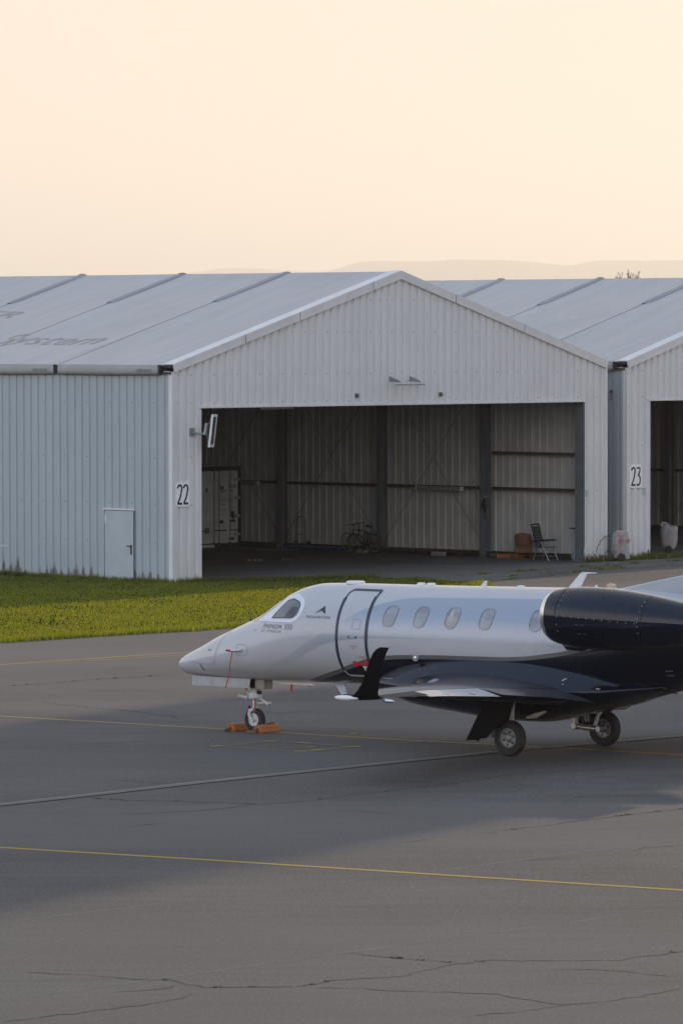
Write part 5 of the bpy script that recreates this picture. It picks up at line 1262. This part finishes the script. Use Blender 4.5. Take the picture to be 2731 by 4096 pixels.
# tree beyond the roofs
TX,TY=15.0,262.0
s=thing('tree','thin leafless tree whose top shows above the second roof','tree',(TX,TY,0))
rr=random.Random(12); tr=MB(); tr.tube([(0,0,0),(.05,0,3),(-.05,.1,6),(.05,0,8.6)],[.22,.18,.13,.07],10)
cr=MB(); tw=[]
def grow(p,d,L,r,k):
    q=p+d*L; cr.tube([p,p.lerp(q,.5)+Vector((rr.gauss(0,.02),rr.gauss(0,.02),0)),q],[r,r*.8,r*.55],5)
    if k==0: tw.append((p,q)); return
    for j in range(rr.choice((3,4))):
        e=(d+Vector((rr.gauss(0,.30),rr.gauss(0,.30),.25))).normalized(); grow(p.lerp(q,rr.uniform(.45,1)),e,L*rr.uniform(.45,.7),r*.6,k-1)
for k in range(16):
    z=3+.38*k; an=k*2.4; d=Vector((math.cos(an)*.55,math.sin(an)*.55,.9)).normalized(); grow(Vector((0,0,z)),d,1.5*(1-.03*k),.05,2)
for x,z,L in ((-.29,8.6,1.1),(.02,8.3,1.35),(.07,8.5,1.2),(.34,8.5,1.25),(.62,8.4,.7),(-.08,8.4,1.0),(.42,8.4,1.0)): grow(Vector((x*.6,0,z)),Vector((x*.25,0,1)).normalized(),L,.035,2)
tr.build('trunk',M('trunk_bark',(.10,.075,.055),.9),s); 
for p,q in tw:
    for j in range(14): t=rr.random(); leaves(cr,[p.lerp(q,t)+Vector((rr.gauss(0,.03),rr.gauss(0,.03),rr.gauss(0,.05)))],.034,rr)
cr.build('crown',M('twig_brown',(.10,.07,.05),.9),s,merge=False,fix=False)

# ------------------------------------------------------------------ glider whose wing tip reaches in at the left, and the terminal block that shades the apron
s=thing('glider','white glider parked by the side wall, only its wing tip in view','glider',(-17.6,154.6,0),R(0))
rws=[]
for k in range(13):
    t=k/12; l=7.45*t; c=.85-.45*t-.22*max(0,(t-.9)/.1)**2; up,lo=foil(9,.13,.02)
    rws.append([(l,.3-c*x-2.55*t,1.12+.0*t-.03*t+c*zz) for x,zz in list(reversed(up))+lo])
m=MB(); m.grid(rws,close_u=True); m.f.append(tuple(12*len(rws[0])+i for i in range(len(rws[0])))); m.build('wing',JWHT,s,smooth=True)
rws=[[(-a,b,c) for a,b,c in r] for r in rws]; m=MB(); m.grid(rws,close_u=True); m.build('wing',JWHT,s,smooth=True)
m=MB(); m.tube([(0,2.4,.75),(0,2.0,.8),(0,.8,.85),(0,-.6,.9),(0,-3,.95),(0,-4.6,1.0)],[.02,.2,.36,.30,.12,.06],16); m.build('fuselage',JWHT,s,smooth=True)
MB().prism([(-.03,-3.9,1.0),(-.03,-4.7,1.0),(-.03,-4.7,2.2),(-.03,-4.3,2.2)],(.06,0,0)).build('fin',JWHT,s,bevel=.01); MB().tube([(0,.4,.19),(.0,.4,.5)],.12,10).build('wheel',RUB,s)
tb=thing('terminal_building','tall pale terminal block beyond the right edge that shades the apron','building',(23.5,115.5,0))
P1=Vector((.8,-.4,0)); P2=Vector((-3.1,27.7,0)); dx=Vector((6,10.4,0)); TH=20.5
MB().prism([P1,P2,P2+dx,P1+dx],(0,0,TH)).build('wall',M('terminal_wall',(.66,.65,.63),.7,var=.06,scale=.3),tb)
WINM=M('terminal_glass',(.03,.035,.04),.08)
for k in range(6):
    z=1.5+3.2*k; a=P1.lerp(P2,.03); b=P1.lerp(P2,.97); n=Vector((-.06,-.007,0))
    MB().prism([a+n+Vector((0,0,z)),b+n+Vector((0,0,z)),b+n+Vector((0,0,z+1.7)),a+n+Vector((0,0,z+1.7))],-n*.9).build('window_band',WINM,tb)
MB().prism([P1+Vector((-.05,-.05,TH+.01)),P2+Vector((-.05,.05,TH+.01)),P2+dx+Vector((.05,.05,TH+.01)),P1+dx+Vector((.05,-.05,TH+.01))],(0,0,.5)).build('roof',M('terminal_roof',(.25,.25,.25),.8),tb)

bb_=thing('brick_building','long brick building with a red roof behind the camera, facing the apron','building',(0,-95,0),0)
MB().box(-120,120,-14,0,0,6).build('wall',M('brick_wall',(.30,.13,.07),.8,var=.25,scale=.4),bb_)
m=MB(); m.prism([(-121,.6,6.01),(-121,-14.6,6.01),(-121,-7,10.2)],(242,0,0)); m.build('roof',M('roof_tile',(.26,.085,.04),.8,var=.2,scale=.3),bb_)
for k in range(24): MB().box(-115+k*10,-112+k*10,.01,.06,1.6,3.6).build('window',WINM,bb_)
# ------------------------------------------------------------------ evening haze
hm=bpy.data.materials.new('evening_haze'); hm.use_nodes=True; ht=NT(hm); ht.n.remove(ht.n['Principled BSDF'])
pv=ht.add('ShaderNodeVolumePrincipled'); pv.inputs['Density'].default_value=.72e-4; pv.inputs['Anisotropy'].default_value=.48; pv.inputs['Color'].default_value=(.97,.95,.93,1)
ht.link(pv.outputs[0],ht.n['Material Output'].inputs['Volume'])
kind(MB().box(-38000,38000,-2000,39000,-1.1,490).build('haze',hm),'stuff')
